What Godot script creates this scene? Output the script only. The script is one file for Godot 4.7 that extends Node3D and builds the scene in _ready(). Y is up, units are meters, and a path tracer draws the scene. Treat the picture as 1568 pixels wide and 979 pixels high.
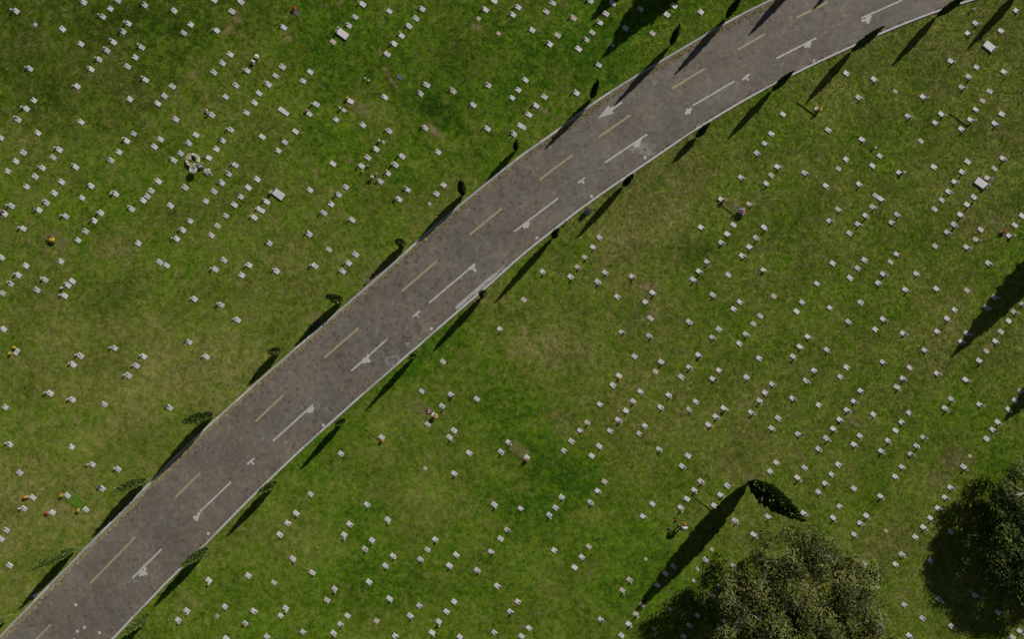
extends Node3D
# A lawn cemetery seen from straight above: a hex-paved road between kerbs, slender cypresses, flat grave markers.
# Plan units: the photograph is a map of the ground, one plan unit = S metres, x to the right, y towards the bottom.

const S := 0.055
const CAM_H := 57.5
const TILT := 36.0                       # long axis of the markers, degrees
const SUN_ELEVATION := 36.0
const SUN_DIR := Vector2(-0.67, 0.742)   # the way shadows fall, on the ground

var rng := RandomNumberGenerator.new()
var taken := {}
var mats := {}
var upper_kerb: PackedVector2Array
var lower_kerb: PackedVector2Array
var markers: Array = []
var paver_centres: PackedVector2Array

# ---------------------------------------------------------------- helpers
func gp(x: float, y: float, h := 0.0) -> Vector3:
	return Vector3((x - 784.0) * S, h, (y - 489.5) * S)

func numbered(called: String) -> String:
	if not taken.has(called):
		taken[called] = 0
		return called
	taken[called] += 1
	return "%s_%03d" % [called, taken[called]]

func thing(called: String, label: String, category: String, at: Vector3, turn := 0.0, group := "") -> Node3D:
	var o := Node3D.new()
	o.name = numbered(called)
	add_child(o, true)
	o.position = at
	o.rotation.y = turn
	tag(o, label, category, group)
	return o

func tag(o: Node, label: String, category: String, group := "") -> void:
	o.set_meta("label", label)
	o.set_meta("category", category)
	if group != "":
		o.set_meta("group", group)

func put(called: String, mesh: Mesh, material: Material, parent: Node3D = null) -> MeshInstance3D:
	var o := MeshInstance3D.new()
	o.mesh = mesh
	o.material_override = material
	if parent == null:
		o.name = numbered(called)
		add_child(o, true)
	else:
		o.name = called
		parent.add_child(o, true)
	return o

func struct(called: String, mesh: Mesh, material: Material) -> MeshInstance3D:
	var o := put(called, mesh, material)
	o.set_meta("kind", "structure")
	return o

class MB:
	var st := SurfaceTool.new()
	var col := Color.WHITE
	func _init() -> void:
		st.begin(Mesh.PRIMITIVE_TRIANGLES)
		st.set_smooth_group(-1)
	func smooth(on: bool) -> void:
		st.set_smooth_group(0 if on else -1)
	func tri(a: Vector3, b: Vector3, c: Vector3) -> void:
		st.set_color(col); st.add_vertex(a)
		st.set_color(col); st.add_vertex(b)
		st.set_color(col); st.add_vertex(c)
	func quad(a: Vector3, b: Vector3, c: Vector3, d: Vector3) -> void:
		tri(a, b, c)
		tri(a, c, d)
	func done() -> ArrayMesh:
		st.generate_normals()
		return st.commit()
	# a block with chamfered upper edges; base at y0
	func block(c: Vector3, size: Vector3, ch := 0.01, turn := 0.0) -> void:
		var hx := size.x / 2; var hz := size.z / 2
		var b := Basis(Vector3.UP, turn)
		var ring := func(x: float, z: float, y: float) -> Array:
			return [c + b * Vector3(-x, y, -z), c + b * Vector3(x, y, -z), c + b * Vector3(x, y, z), c + b * Vector3(-x, y, z)]
		var r0: Array = ring.call(hx, hz, 0.0)
		var r1: Array = ring.call(hx, hz, size.y - ch)
		var r2: Array = ring.call(hx - ch, hz - ch, size.y)
		for i in 4:
			var j := (i + 1) % 4
			quad(r0[i], r0[j], r1[j], r1[i])
			quad(r1[i], r1[j], r2[j], r2[i])
		quad(r2[0], r2[1], r2[2], r2[3])
	# a tapered tube through points with radii
	func tube(pts: Array, radii: Array, n := 7, cap := true) -> void:
		var prev: Array = []
		for k in pts.size():
			var d: Vector3
			if k == 0: d = pts[1] - pts[0]
			elif k == pts.size() - 1: d = pts[k] - pts[k - 1]
			else: d = pts[k + 1] - pts[k - 1]
			d = d.normalized()
			var u := d.cross(Vector3.UP if absf(d.y) < 0.9 else Vector3.RIGHT).normalized()
			var w := d.cross(u)
			var ring: Array = []
			for i in n:
				var a := TAU * i / n
				ring.append(pts[k] + (u * cos(a) + w * sin(a)) * radii[k])
			if k > 0:
				for i in n:
					var j := (i + 1) % n
					quad(prev[i], prev[j], ring[j], ring[i])
			if cap and (k == 0 or k == pts.size() - 1):
				for i in n:
					if k == 0: tri(pts[k], ring[(i + 1) % n], ring[i])
					else: tri(pts[k], ring[i], ring[(i + 1) % n])
			prev = ring
	# a profile [radius, height] turned round the vertical
	func lathe(c: Vector3, prof: Array, n := 12) -> void:
		for k in prof.size() - 1:
			for i in n:
				var a := TAU * i / n; var b := TAU * (i + 1) / n
				var p: Vector2 = prof[k]; var q: Vector2 = prof[k + 1]
				var v := func(r: Vector2, t: float) -> Vector3: return c + Vector3(cos(t) * r.x, r.y, sin(t) * r.x)
				if q.x > 0.0001: tri(v.call(p, a), v.call(q, b), v.call(q, a))
				if p.x > 0.0001: tri(v.call(p, a), v.call(p, b), v.call(q, b))
	func ball(c: Vector3, r: Vector3, n := 10, m := 6) -> void:
		for k in m:
			for i in n:
				var p := func(kk: int, ii: int) -> Vector3:
					var f := PI * kk / m; var t := TAU * ii / n
					return c + Vector3(sin(f) * cos(t) * r.x, -cos(f) * r.y, sin(f) * sin(t) * r.z)
				var a: Vector3 = p.call(k, i); var b: Vector3 = p.call(k, i + 1)
				var d: Vector3 = p.call(k + 1, i); var e: Vector3 = p.call(k + 1, i + 1)
				if k < m - 1: tri(a, e, d)
				if k > 0: tri(a, b, e)
	func torus(c: Vector3, R: float, r: float, up := Vector3.UP, n := 20, m := 7) -> void:
		var u := up.cross(Vector3.RIGHT if absf(up.x) < 0.9 else Vector3.FORWARD).normalized()
		var w := up.cross(u)
		var p := func(i: int, j: int) -> Vector3:
			var a := TAU * i / n; var b := TAU * j / m
			var o := u * cos(a) + w * sin(a)
			return c + o * (R + r * cos(b)) + up * (r * sin(b))
		for i in n:
			for j in m:
				quad(p.call(i, j), p.call(i, j + 1), p.call(i + 1, j + 1), p.call(i + 1, j))

func noise_tex(frequency: float, lo: Color, hi: Color, seed_: int, size := 256, octaves := 4, mid = null) -> NoiseTexture2D:
	var n := FastNoiseLite.new()
	n.seed = seed_
	n.noise_type = FastNoiseLite.TYPE_SIMPLEX_SMOOTH
	n.frequency = frequency
	n.fractal_octaves = octaves
	var t := NoiseTexture2D.new()
	t.width = size; t.height = size
	t.seamless = true
	t.noise = n
	var g := Gradient.new()
	g.set_color(0, lo); g.set_color(1, hi)
	if mid != null: g.add_point(0.5, mid)
	t.color_ramp = g
	return t

func bump_tex(frequency: float, seed_: int, strength := 6.0) -> NoiseTexture2D:
	var n := FastNoiseLite.new()
	n.seed = seed_
	n.frequency = frequency
	n.fractal_octaves = 4
	var t := NoiseTexture2D.new()
	t.width = 256; t.height = 256
	t.seamless = true
	t.as_normal_map = true
	t.bump_strength = strength
	t.noise = n
	return t

func srgb(r: float, g: float, b: float) -> Color:
	return Color(r, g, b).linear_to_srgb()

func flat(key: String, c: Color, rough := 0.8, metal := 0.0) -> StandardMaterial3D:
	if mats.has(key): return mats[key]
	var m := StandardMaterial3D.new()
	m.albedo_color = c.linear_to_srgb()
	m.roughness = rough
	m.metallic = metal
	mats[key] = m
	return m

func textured(key: String, lo: Color, hi: Color, frequency: float, scale_: float, rough := 0.85, bump := 4.0, mid = null) -> StandardMaterial3D:
	if mats.has(key): return mats[key]
	var m := StandardMaterial3D.new()
	m.albedo_texture = noise_tex(frequency, lo.linear_to_srgb(), hi.linear_to_srgb(), key.hash() % 9999, 256, 5, null if mid == null else (mid as Color).linear_to_srgb())
	m.roughness = rough
	m.uv1_triplanar = true
	m.uv1_world_triplanar = true
	m.uv1_scale = Vector3.ONE * scale_
	if bump > 0.0:
		m.normal_enabled = true
		m.normal_texture = bump_tex(frequency * 1.5, key.hash() % 7777, bump)
	mats[key] = m
	return m

func tinted(key: String, rough := 0.85, leafy := false) -> StandardMaterial3D:
	if mats.has(key): return mats[key]
	var m := StandardMaterial3D.new()
	m.vertex_color_use_as_albedo = true
	m.roughness = rough
	m.cull_mode = BaseMaterial3D.CULL_DISABLED
	if leafy:
		m.backlight_enabled = true
		m.backlight = Color(0.10, 0.13, 0.03)
		m.metallic_specular = 0.25
	mats[key] = m
	return m

# ---------------------------------------------------------------- the scene
func _ready() -> void:
	rng.seed = 20240611
	view_and_light()
	kerb_lines()
	survey()
	ground()
	road()
	grass()
	trees()
	turf_plots()
	graves()
	flowers()
	people_and_tools()

func view_and_light() -> void:
	var cam := Camera3D.new()
	cam.name = "camera"
	add_child(cam)
	cam.position = Vector3(0, CAM_H, 0)
	cam.rotation_degrees = Vector3(-90, 0, 0)
	cam.fov = rad_to_deg(2.0 * atan(1568.0 * S / 1.6 / 2.0 / CAM_H))
	cam.near = 0.5
	cam.far = 3000.0
	var sun := DirectionalLight3D.new()
	sun.name = "sun"
	add_child(sun)
	var down := -tan(deg_to_rad(SUN_ELEVATION))
	sun.look_at_from_position(Vector3.ZERO, Vector3(SUN_DIR.x, down, SUN_DIR.y), Vector3.UP)
	sun.light_color = Color(1.0, 0.975, 0.95)
	sun.light_energy = 1.6
	sun.light_angular_distance = 0.5
	sun.shadow_enabled = true
	var we := WorldEnvironment.new()
	we.name = "world_environment"
	add_child(we)
	var e := Environment.new()
	we.environment = e
	e.background_mode = Environment.BG_SKY
	var sky := Sky.new()
	var sm := ProceduralSkyMaterial.new()
	sm.sky_top_color = Color(0.42, 0.47, 0.54)
	sm.sky_horizon_color = Color(0.66, 0.69, 0.72)
	sm.sky_curve = 0.12
	sm.ground_horizon_color = Color(0.35, 0.38, 0.33)
	sm.ground_bottom_color = Color(0.12, 0.14, 0.08)
	sm.sky_energy_multiplier = 0.74
	sm.ground_energy_multiplier = 0.5
	sky.sky_material = sm
	e.sky = sky
	e.ambient_light_source = Environment.AMBIENT_SOURCE_SKY
	e.tonemap_mode = Environment.TONE_MAPPER_LINEAR
	e.tonemap_exposure = 1.03
	e.sdfgi_enabled = true
	e.ssao_enabled = true
	e.ssil_enabled = true

func curve_through(pts: Array) -> PackedVector2Array:
	var out := PackedVector2Array()
	for i in pts.size() - 1:
		var a: Vector2 = pts[maxi(i - 1, 0)]; var b: Vector2 = pts[i]; var c: Vector2 = pts[i + 1]; var d: Vector2 = pts[mini(i + 2, pts.size() - 1)]
		for k in 8:
			out.append(b.cubic_interpolate(c, a, d, k / 8.0))
	out.append(pts[-1])
	return out

func kerb_lines() -> void:
	upper_kerb = curve_through([Vector2(-170, 1160), Vector2(-70, 1052), Vector2(-2, 979), Vector2(85.6, 888), Vector2(194, 777.5), Vector2(288.6, 682.5), Vector2(400, 581), Vector2(493, 499.5), Vector2(594, 411.5), Vector2(676, 338.5), Vector2(783, 251),
		Vector2(855, 199), Vector2(912, 157), Vector2(973.7, 117.5), Vector2(1030, 84), Vector2(1109, 37.5), Vector2(1183, 0), Vector2(1300, -46), Vector2(1430, -88), Vector2(1600, -130), Vector2(1800, -170)])
	lower_kerb = curve_through([Vector2(-20, 1180), Vector2(90, 1064), Vector2(174, 978), Vector2(245, 903), Vector2(314, 835), Vector2(396, 752), Vector2(484, 668.5), Vector2(553, 607), Vector2(630, 539.5), Vector2(740, 444), Vector2(800, 391),
		Vector2(851, 350), Vector2(902, 311), Vector2(958, 271.5), Vector2(1040, 215), Vector2(1088.6, 184), Vector2(1142, 152), Vector2(1210, 116), Vector2(1308.5, 69), Vector2(1393, 32.5), Vector2(1490, -1), Vector2(1620, -34), Vector2(1800, -70)])

func at_x(line: PackedVector2Array, x: float) -> float:
	var lo := 0
	var hi := line.size() - 1
	while hi - lo > 1:
		var m := (lo + hi) / 2
		if line[m].x <= x: lo = m
		else: hi = m
	var a := line[lo]; var b := line[hi]
	return a.y + (b.y - a.y) * clampf((x - a.x) / (b.x - a.x), 0.0, 1.0)

func on_road(x: float, y: float, margin := 0.0) -> bool:
	if y < at_x(upper_kerb, x) - margin: return false
	return y < at_x(lower_kerb, x) + margin

# ---------------------------------------------------------------- ground: a dryness map and a lushness map over the plan
const MAP_W := 1024
const MAP_H := 672
const MAP_X0 := -160.0
const MAP_Y0 := -130.0
const MAP_STEP := 1.844
var dry: PackedFloat32Array
var lush: PackedFloat32Array
var soil: PackedFloat32Array

func spot(x: float, y: float, rx: float, ry: float, deg: float, d: float, l: float, so: float, soft := 0.6) -> void:
	var n := FastNoiseLite.new()
	n.seed = int(x * 7 + y * 13)
	n.frequency = 0.035
	n.fractal_octaves = 3
	var r := maxf(rx, ry) * 1.35
	var c := cos(deg_to_rad(deg)); var s := sin(deg_to_rad(deg))
	for j in range(maxi(0, int((y - r - MAP_Y0) / MAP_STEP)), mini(MAP_H, int((y + r - MAP_Y0) / MAP_STEP) + 1)):
		for i in range(maxi(0, int((x - r - MAP_X0) / MAP_STEP)), mini(MAP_W, int((x + r - MAP_X0) / MAP_STEP) + 1)):
			var px := MAP_X0 + i * MAP_STEP; var py := MAP_Y0 + j * MAP_STEP
			var u := ((px - x) * c + (py - y) * s) / rx
			var v := (-(px - x) * s + (py - y) * c) / ry
			var q := sqrt(u * u + v * v) + n.get_noise_2d(px, py) * 0.55
			var w := clampf((1.0 - q) / soft, 0.0, 1.0)
			if w > 0.0:
				w = w * w * (3 - 2 * w)
				var k := j * MAP_W + i
				dry[k] += d * w
				lush[k] += l * w
				soil[k] = maxf(soil[k], so * w * (0.75 + 0.6 * n.get_noise_2d(px * 5.0, py * 5.0)))

func ground_colour(d: float, l: float, so: float) -> Color:
	# linear base colours: deep green, mid green, olive, straw
	var a := Color(0.036, 0.098, 0.004)
	var b := Color(0.080, 0.142, 0.006)
	var c := Color(0.125, 0.148, 0.024)
	var e := Color(0.197, 0.172, 0.064)
	var o: Color
	if d < 0.33: o = a.lerp(b, maxf(d, 0.0) / 0.33)
	elif d < 0.66: o = b.lerp(c, (d - 0.33) / 0.33)
	else: o = c.lerp(e, minf((d - 0.66) / 0.34, 1.0))
	o = o * clampf(l, 0.45, 1.6)
	return o.lerp(Color(0.15, 0.108, 0.066), clampf(so, 0.0, 0.9))

func sample(x: float, y: float) -> int:
	var i := clampi(int((x - MAP_X0) / MAP_STEP + 0.5), 0, MAP_W - 1)
	var j := clampi(int((y - MAP_Y0) / MAP_STEP + 0.5), 0, MAP_H - 1)
	return j * MAP_W + i

func fnl(seed_: int, f: float, oct: int) -> PackedByteArray:
	var n := FastNoiseLite.new()
	n.seed = seed_
	n.frequency = f
	n.fractal_octaves = oct
	n.noise_type = FastNoiseLite.TYPE_SIMPLEX_SMOOTH
	var im := n.get_image(MAP_W, MAP_H, false, false, true)
	im.convert(Image.FORMAT_L8)
	return im.get_data()

func ground() -> void:
	dry = PackedFloat32Array(); dry.resize(MAP_W * MAP_H)
	lush = PackedFloat32Array(); lush.resize(MAP_W * MAP_H)
	soil = PackedFloat32Array(); soil.resize(MAP_W * MAP_H)
	var n1 := fnl(3, 0.006, 4)
	var n2 := fnl(8, 0.03, 3)
	var n3 := fnl(21, 0.11, 3)
	var n4 := fnl(34, 0.02, 4)
	var n5 := fnl(55, 0.25, 2)
	for k in MAP_W * MAP_H:
		var x := MAP_X0 + (k % MAP_W) * MAP_STEP
		var y := MAP_Y0 + (k / MAP_W) * MAP_STEP
		# the lawn above the road is greener at the top and paler towards the lower left; below the road it is olive on the right
		var d := 0.42
		if y < at_x(upper_kerb, x):
			d = 0.37 + 0.20 * smoothstep(40.0, 500.0, y - 0.12 * x)
		else:
			d = 0.36 + 0.15 * smoothstep(-60.0, 60.0, (x - 900.0) * 0.74 - (y - 695.0) * 0.66)
		var q := n2[k] / 255.0 - 0.5
		d += (n1[k] / 255.0 - 0.5) * 0.36 + q * 0.26 + (n3[k] / 255.0 - 0.5) * 0.40 + (n5[k] / 255.0 - 0.5) * 0.30
		dry[k] = d
		lush[k] = 1.0 + (n4[k] / 255.0 - 0.5) * 0.45 + (n3[k] / 255.0 - 0.5) * 0.45 + (n5[k] / 255.0 - 0.5) * 0.35
		soil[k] = clampf((n3[k] / 255.0 - 0.76) * 3.0, 0.0, 0.5) * clampf((n1[k] / 255.0 - 0.42) * 5.0, 0.0, 1.0)
	# patches the lawn shows, coloured as their own grass, after two that darken the upper left corner: [x, y, rx, ry, turn, dryness, tone, bare soil]
	for p in [
		[100, 80, 230, 150, 10, 0.02, -0.42, 0.0], [300, 10, 170, 70, 0, -0.06, -0.34, 0.0], [640, 80, 260, 150, 10, -0.15, -0.08, 0.0], [880, 80, 150, 90, -30, -0.22, -0.05, 0.0], [715, 80, 60, 52, 0, 0.12, -0.14, 0.0],
		[690, 105, 36, 24, 0, -0.22, 0.08, 0.0], [680, 182, 60, 26, 40, -0.28, -0.22, 0.0], [650, 150, 70, 40, 20, -0.18, -0.05, 0.0], [905, 60, 90, 70, 0, -0.20, 0.10, 0.0], [960, 130, 60, 60, 0, -0.20, 0.05, 0.0],
		[165, 450, 75, 40, -20, -0.12, -0.24, 0.0], [185, 375, 50, 36, 0, 0.22, 0.05, 0.15], [540, 175, 70, 45, 20, 0.12, 0.0, 0.0], [250, 560, 170, 80, -30, 0.08, 0.1, 0.0], [360, 540, 80, 60, -40, 0.12, 0.08, 0.0],
		[380, 505, 34, 16, 20, -0.25, 0.0, 0.0], [140, 640, 130, 70, -20, 0.05, 0.1, 0.0], [120, 790, 60, 40, 0, 0.12, 0.1, 0.0], [90, 700, 120, 60, 0, 0.04, 0.08, 0.0], [20, 520, 40, 24, 20, -0.25, 0.0, 0.0],
		[470, 300, 60, 40, 0, 0.12, 0.06, 0.0], [620, 270, 40, 26, 30, -0.2, -0.05, 0.0], [440, 380, 70, 40, 0, 0.1, 0.05, 0.0], [700, 330, 60, 20, -40, 0.15, 0.05, 0.0], [30, 300, 80, 80, 0, -0.1, 0.0, 0.0],
		[960, 345, 110, 70, -30, 0.16, -0.02, 0.06], [900, 305, 60, 30, -40, 0.05, 0.05, 0.0], [1260, 150, 70, 40, -30, 0.12, 0.12, 0.0], [1190, 100, 60, 25, -25, -0.05, -0.05, 0.0], [1330, 90, 60, 30, -20, -0.12, 0.0, 0.0],
		[1200, 320, 80, 60, 0, -0.18, -0.05, 0.0], [1170, 310, 30, 18, 30, 0.2, -0.1, 0.12], [1060, 385, 40, 26, 0, -0.15, -0.22, 0.0], [1380, 480, 40, 28, 0, -0.2, 0.0, 0.0], [1500, 350, 60, 44, 40, 0.16, 0.05, 0.05],
		[1250, 560, 90, 40, 0, 0.06, -0.05, 0.06], [815, 545, 60, 60, 0, 0.28, 0.06, 0.0], [690, 520, 90, 46, -35, -0.30, -0.05, 0.0], [620, 570, 60, 30, -40, -0.22, 0.0, 0.0], [760, 600, 120, 80, 20, -0.14, -0.02, 0.0],
		[868, 650, 22, 36, -35, 0.35, -0.05, 0.25], [865, 720, 100, 60, 30, -0.26, -0.10, 0.0], [820, 780, 60, 40, 0, -0.2, -0.05, 0.0], [905, 790, 34, 26, 0, 0.2, 0.0, 0.0], [640, 760, 100, 46, 10, 0.16, 0.08, 0.0],
		[480, 830, 70, 50, 0, 0.18, 0.08, 0.0], [500, 690, 110, 40, -42, -0.12, 0.0, 0.0], [560, 900, 120, 60, 0, -0.14, -0.08, 0.0], [330, 900, 80, 60, -40, -0.12, -0.02, 0.0], [285, 920, 30, 20, 20, 0.15, 0.0, 0.2],
		[700, 880, 130, 60, 0, -0.12, -0.05, 0.0], [880, 850, 90, 60, 20, -0.05, 0.0, 0.0], [920, 870, 50, 26, -20, 0.2, 0.05, 0.0], [960, 900, 70, 50, 0, -0.14, 0.0, 0.0], [860, 540, 60, 50, 0, 0.18, -0.05, 0.08],
		[1465, 700, 34, 26, 0, 0.2, -0.18, 0.4], [1440, 730, 24, 18, 0, 0.2, -0.1, 0.3], [1137, 947, 30, 22, 20, 0.3, -0.4, 0.85], [1146, 735, 14, 10, 0, 0.2, -0.1, 0.6], [1400, 600, 120, 40, -50, 0.12, -0.1, 0.06],
		[1040, 510, 110, 50, 0, 0.1, -0.05, 0.04], [940, 450, 80, 40, 0, 0.08, -0.03, 0.0], [1050, 640, 120, 60, 20, 0.06, -0.02, 0.0], [1340, 900, 60, 40, 0, -0.12, 0.05, 0.0], [1350, 820, 60, 40, 0, 0.18, 0.0, 0.1],
		[1520, 720, 60, 40, 0, -0.18, 0.0, 0.0], [1290, 760, 60, 40, 0, 0.0, 0.05, 0.0], [1100, 790, 40, 26, 0, 0.18, 0.05, 0.05], [485, 482, 18, 12, 0, 0.3, 0.0, 0.3], [575, 425, 18, 12, 0, 0.25, 0.0, 0.3],
		[585, 405, 12, 8, 0, 0.2, 0.0, 0.4], [1000, 0, 60, 30, 0, -0.2, 0.0, 0.0],
	]:
		spot(p[0], p[1], p[2], p[3], p[4], p[5] * 0.72, p[6] * 0.8, p[7] * 0.8)
	# trodden and dug earth beside some of the markers
	var pick := RandomNumberGenerator.new()
	pick.seed = 404
	for m in markers:
		if pick.randf() < 0.36:
			var a2 := pick.randf() * TAU
			spot(m.x + cos(a2) * pick.randf_range(2.0, 6.0), m.y + sin(a2) * pick.randf_range(2.0, 5.0), pick.randf_range(4.0, 7.5), pick.randf_range(3.0, 5.0), TILT, 0.25, 0.0, pick.randf_range(0.3, 0.75), 0.7)
	# worn strips and bare squares where a marker was taken up
	for p in [[296, 112, 20, 3.4, -58], [270, 141, 8, 3, -50], [228, 190, 14, 3, -35], [347, 47, 14, 5, -50], [362, 28, 12, 7, -50], [586, 30, 14, 3, -85], [581, 78, 9, 3, 75], [594, 115, 20, 4, 58], [606, 131, 8, 4, 30],
		[490, 130, 10, 2, 40], [520, 2, 16, 4, -50], [251, 328, 6, 4.5, 40], [238, 342.5, 6, 4.5, 40], [226.5, 358.5, 6, 4.5, 40], [170, 278, 7, 5, 0], [660, 195, 20, 5, 30], [668, 205, 14, 4, 20], [728, 40, 12, 6, 30], [271, 420, 10, 6, -40],
		[535, 245, 6, 4, 0], [480, 262, 6, 14, -20], [440, 60, 8, 6, 0], [1000, 480, 10, 4, 20], [988, 438, 14, 6, -30], [1470, 425, 8, 5, 0], [292, 590, 6, 5, 0], [690, 40, 8, 3, 0], [833, 170, 9, 6, 30], [1306, 645, 20, 4, 40]]:
		spot(p[0], p[1], p[2], p[3], p[4], 0.3, 0.0, 0.75, 0.5)
	var px := PackedByteArray()
	px.resize(MAP_W * MAP_H * 3)
	for k in MAP_W * MAP_H:
		var c := ground_colour(dry[k], lush[k] * 0.86, soil[k]).linear_to_srgb()
		px[k * 3] = int(clampf(c.r, 0, 1) * 255); px[k * 3 + 1] = int(clampf(c.g, 0, 1) * 255); px[k * 3 + 2] = int(clampf(c.b, 0, 1) * 255)
	var im := Image.create_from_data(MAP_W, MAP_H, false, Image.FORMAT_RGB8, px)
	var m := StandardMaterial3D.new()
	m.albedo_texture = ImageTexture.create_from_image(im)
	m.roughness = 0.95
	m.metallic_specular = 0.15
	var a := gp(MAP_X0, MAP_Y0); var b := gp(MAP_X0 + MAP_W * MAP_STEP, MAP_Y0 + MAP_H * MAP_STEP)
	var pm := PlaneMesh.new()
	pm.size = Vector2(b.x - a.x, b.z - a.z)
	var g := struct("lawn_ground", pm, m)
	g.position = (a + b) / 2
	var far := PlaneMesh.new()
	far.size = Vector2(2400, 2400)
	var fm := textured("far_lawn", Color(0.055, 0.10, 0.012), Color(0.12, 0.13, 0.035), 0.02, 0.03, 0.95, 0.0)
	var fo := struct("surrounding_ground", far, fm)
	fo.position.y = -0.05

# ---------------------------------------------------------------- road
func hexagon(r: float, y0: float, y1: float, ch: float) -> ArrayMesh:
	var b := MB.new()
	var ring := func(rr: float, y: float) -> Array:
		var o := []
		for i in 6: o.append(Vector3(cos(TAU * i / 6) * rr, y, sin(TAU * i / 6) * rr))
		return o
	var r0: Array = ring.call(r, y0); var r1: Array = ring.call(r, y1 - ch); var r2: Array = ring.call(r - ch * 1.6, y1)
	for i in 6:
		var j := (i + 1) % 6
		b.quad(r0[i], r0[j], r1[j], r1[i])
		b.quad(r1[i], r1[j], r2[j], r2[i])
		b.tri(Vector3(0, y1, 0), r2[i], r2[j])
	return b.done()

const PAVER := 0.145     # corner radius
const ROAD_TOP := 0.034

func road() -> void:
	# bed under the pavers
	var bed := MB.new()
	var x := -170.0
	while x < 1790.0:
		var x2 := x + 12.0
		bed.quad(gp(x, at_x(upper_kerb, x), 0.012), gp(x2, at_x(upper_kerb, x2), 0.012), gp(x2, at_x(lower_kerb, x2), 0.012), gp(x, at_x(lower_kerb, x), 0.012))
		x = x2
	var road_node := Node3D.new()
	road_node.name = "road"
	add_child(road_node)
	road_node.set_meta("kind", "structure")
	put("road_bed", bed.done(), textured("road_bed", Color(0.055, 0.046, 0.035), Color(0.10, 0.085, 0.064), 0.02, 0.5, 0.95, 2.0), road_node)
	# hexagonal pavers in rows
	var dirx := Vector2(0.766, -0.643)
	var diry := Vector2(0.643, 0.766)
	var step_x := (PAVER * 1.5 + 0.004) / S
	var step_y := (PAVER * 1.732 + 0.005) / S
	var mid := Vector2(784, 400)
	var nbig := FastNoiseLite.new(); nbig.seed = 5; nbig.frequency = 0.010; nbig.fractal_octaves = 4
	var nmid := FastNoiseLite.new(); nmid.seed = 9; nmid.frequency = 0.05; nmid.fractal_octaves = 2
	var tr: Array[Transform3D] = []
	var cs: Array[Color] = []
	for i in range(-330, 400):
		for j in range(-60, 60):
			var p := mid + dirx * (i * step_x) + diry * ((j + (0.5 if i % 2 != 0 else 0.0)) * step_y)
			if p.x < -60 or p.x > 1640 or p.y > 1040 or p.y < -60: continue
			if not on_road(p.x, p.y, -1.0): continue
			var tone := 1.0 + nbig.get_noise_2d(p.x, p.y) * 0.28 + nmid.get_noise_2d(p.x, p.y) * 0.16
			var r := rng.randf()
			# the middle stretch has many single dark pavers, the ends fewer
			var darks := 0.12 * exp(-pow((p.x - 640.0) / 200.0, 2.0)) + 0.02
			if r < darks: tone *= rng.randf_range(0.62, 0.8)
			elif r > 0.985: tone *= rng.randf_range(1.15, 1.35)
			tone *= rng.randf_range(0.84, 1.16)
			var c := Color(0.104, 0.086, 0.064)
			var grey := clampf(0.5 - 0.3 * smoothstep(560.0, 260.0, p.x) + nbig.get_noise_2d(p.y + 900.0, p.x) * 1.3 + (0.3 if p.x > 850.0 and p.x < 1020.0 else 0.0), 0.0, 1.0)
			c = c.lerp(Color(0.099, 0.090, 0.070), grey)
			if rng.randf() < 0.03: c = Color(0.112, 0.086, 0.068)
			for q in [[990, 228, 16, 11], [972, 230, 8, 5], [602, 552, 14, 9], [625, 528, 16, 7]]:
				var w := Vector2((p.x - q[0]) / q[2], (p.y - q[1]) / q[3]).length()
				if w < 1.0 and rng.randf() < 0.8: c = Color(0.142, 0.136, 0.12)
			for q in [[1195, 35, 22, 14], [938, 228, 14, 12], [233, 833, 14, 8]]:
				var w := Vector2((p.x - q[0]) / q[2], (p.y - q[1]) / q[3]).length()
				if w < 1.0 and rng.randf() < 0.6: c = Color(0.122, 0.100, 0.082)
			var missing := false
			for q in [[616, 532, 7, 10], [624, 520, 9, 4], [640, 505, 5, 8]]:
				if Vector2((p.x - q[0]) / q[2], (p.y - q[1]) / q[3]).length() < 1.0: missing = true
			if missing: continue
			paver_centres.append(p)
			var tilt := Basis.from_euler(Vector3(rng.randf_range(-0.010, 0.010), -atan2(dirx.y, dirx.x), rng.randf_range(-0.010, 0.010)))
			tr.append(Transform3D(tilt, gp(p.x, p.y, rng.randf_range(-0.003, 0.0))))
			cs.append(c * tone)
	var mm := MultiMesh.new()
	mm.transform_format = MultiMesh.TRANSFORM_3D
	mm.use_colors = true
	mm.mesh = hexagon(PAVER, 0.0, ROAD_TOP, 0.004)
	mm.instance_count = tr.size()
	for i in tr.size():
		mm.set_instance_transform(i, tr[i])
		mm.set_instance_color(i, cs[i])
	var pv := MultiMeshInstance3D.new()
	pv.name = "hexagonal_pavers"
	pv.multimesh = mm
	pv.material_override = tinted("paver", 0.85)
	pv.set_meta("kind", "stuff")
	road_node.add_child(pv)
	kerb("upper", upper_kerb, -1.0)
	kerb("lower", lower_kerb, 1.0)
	gutter_dirt()
	markings()

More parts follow.
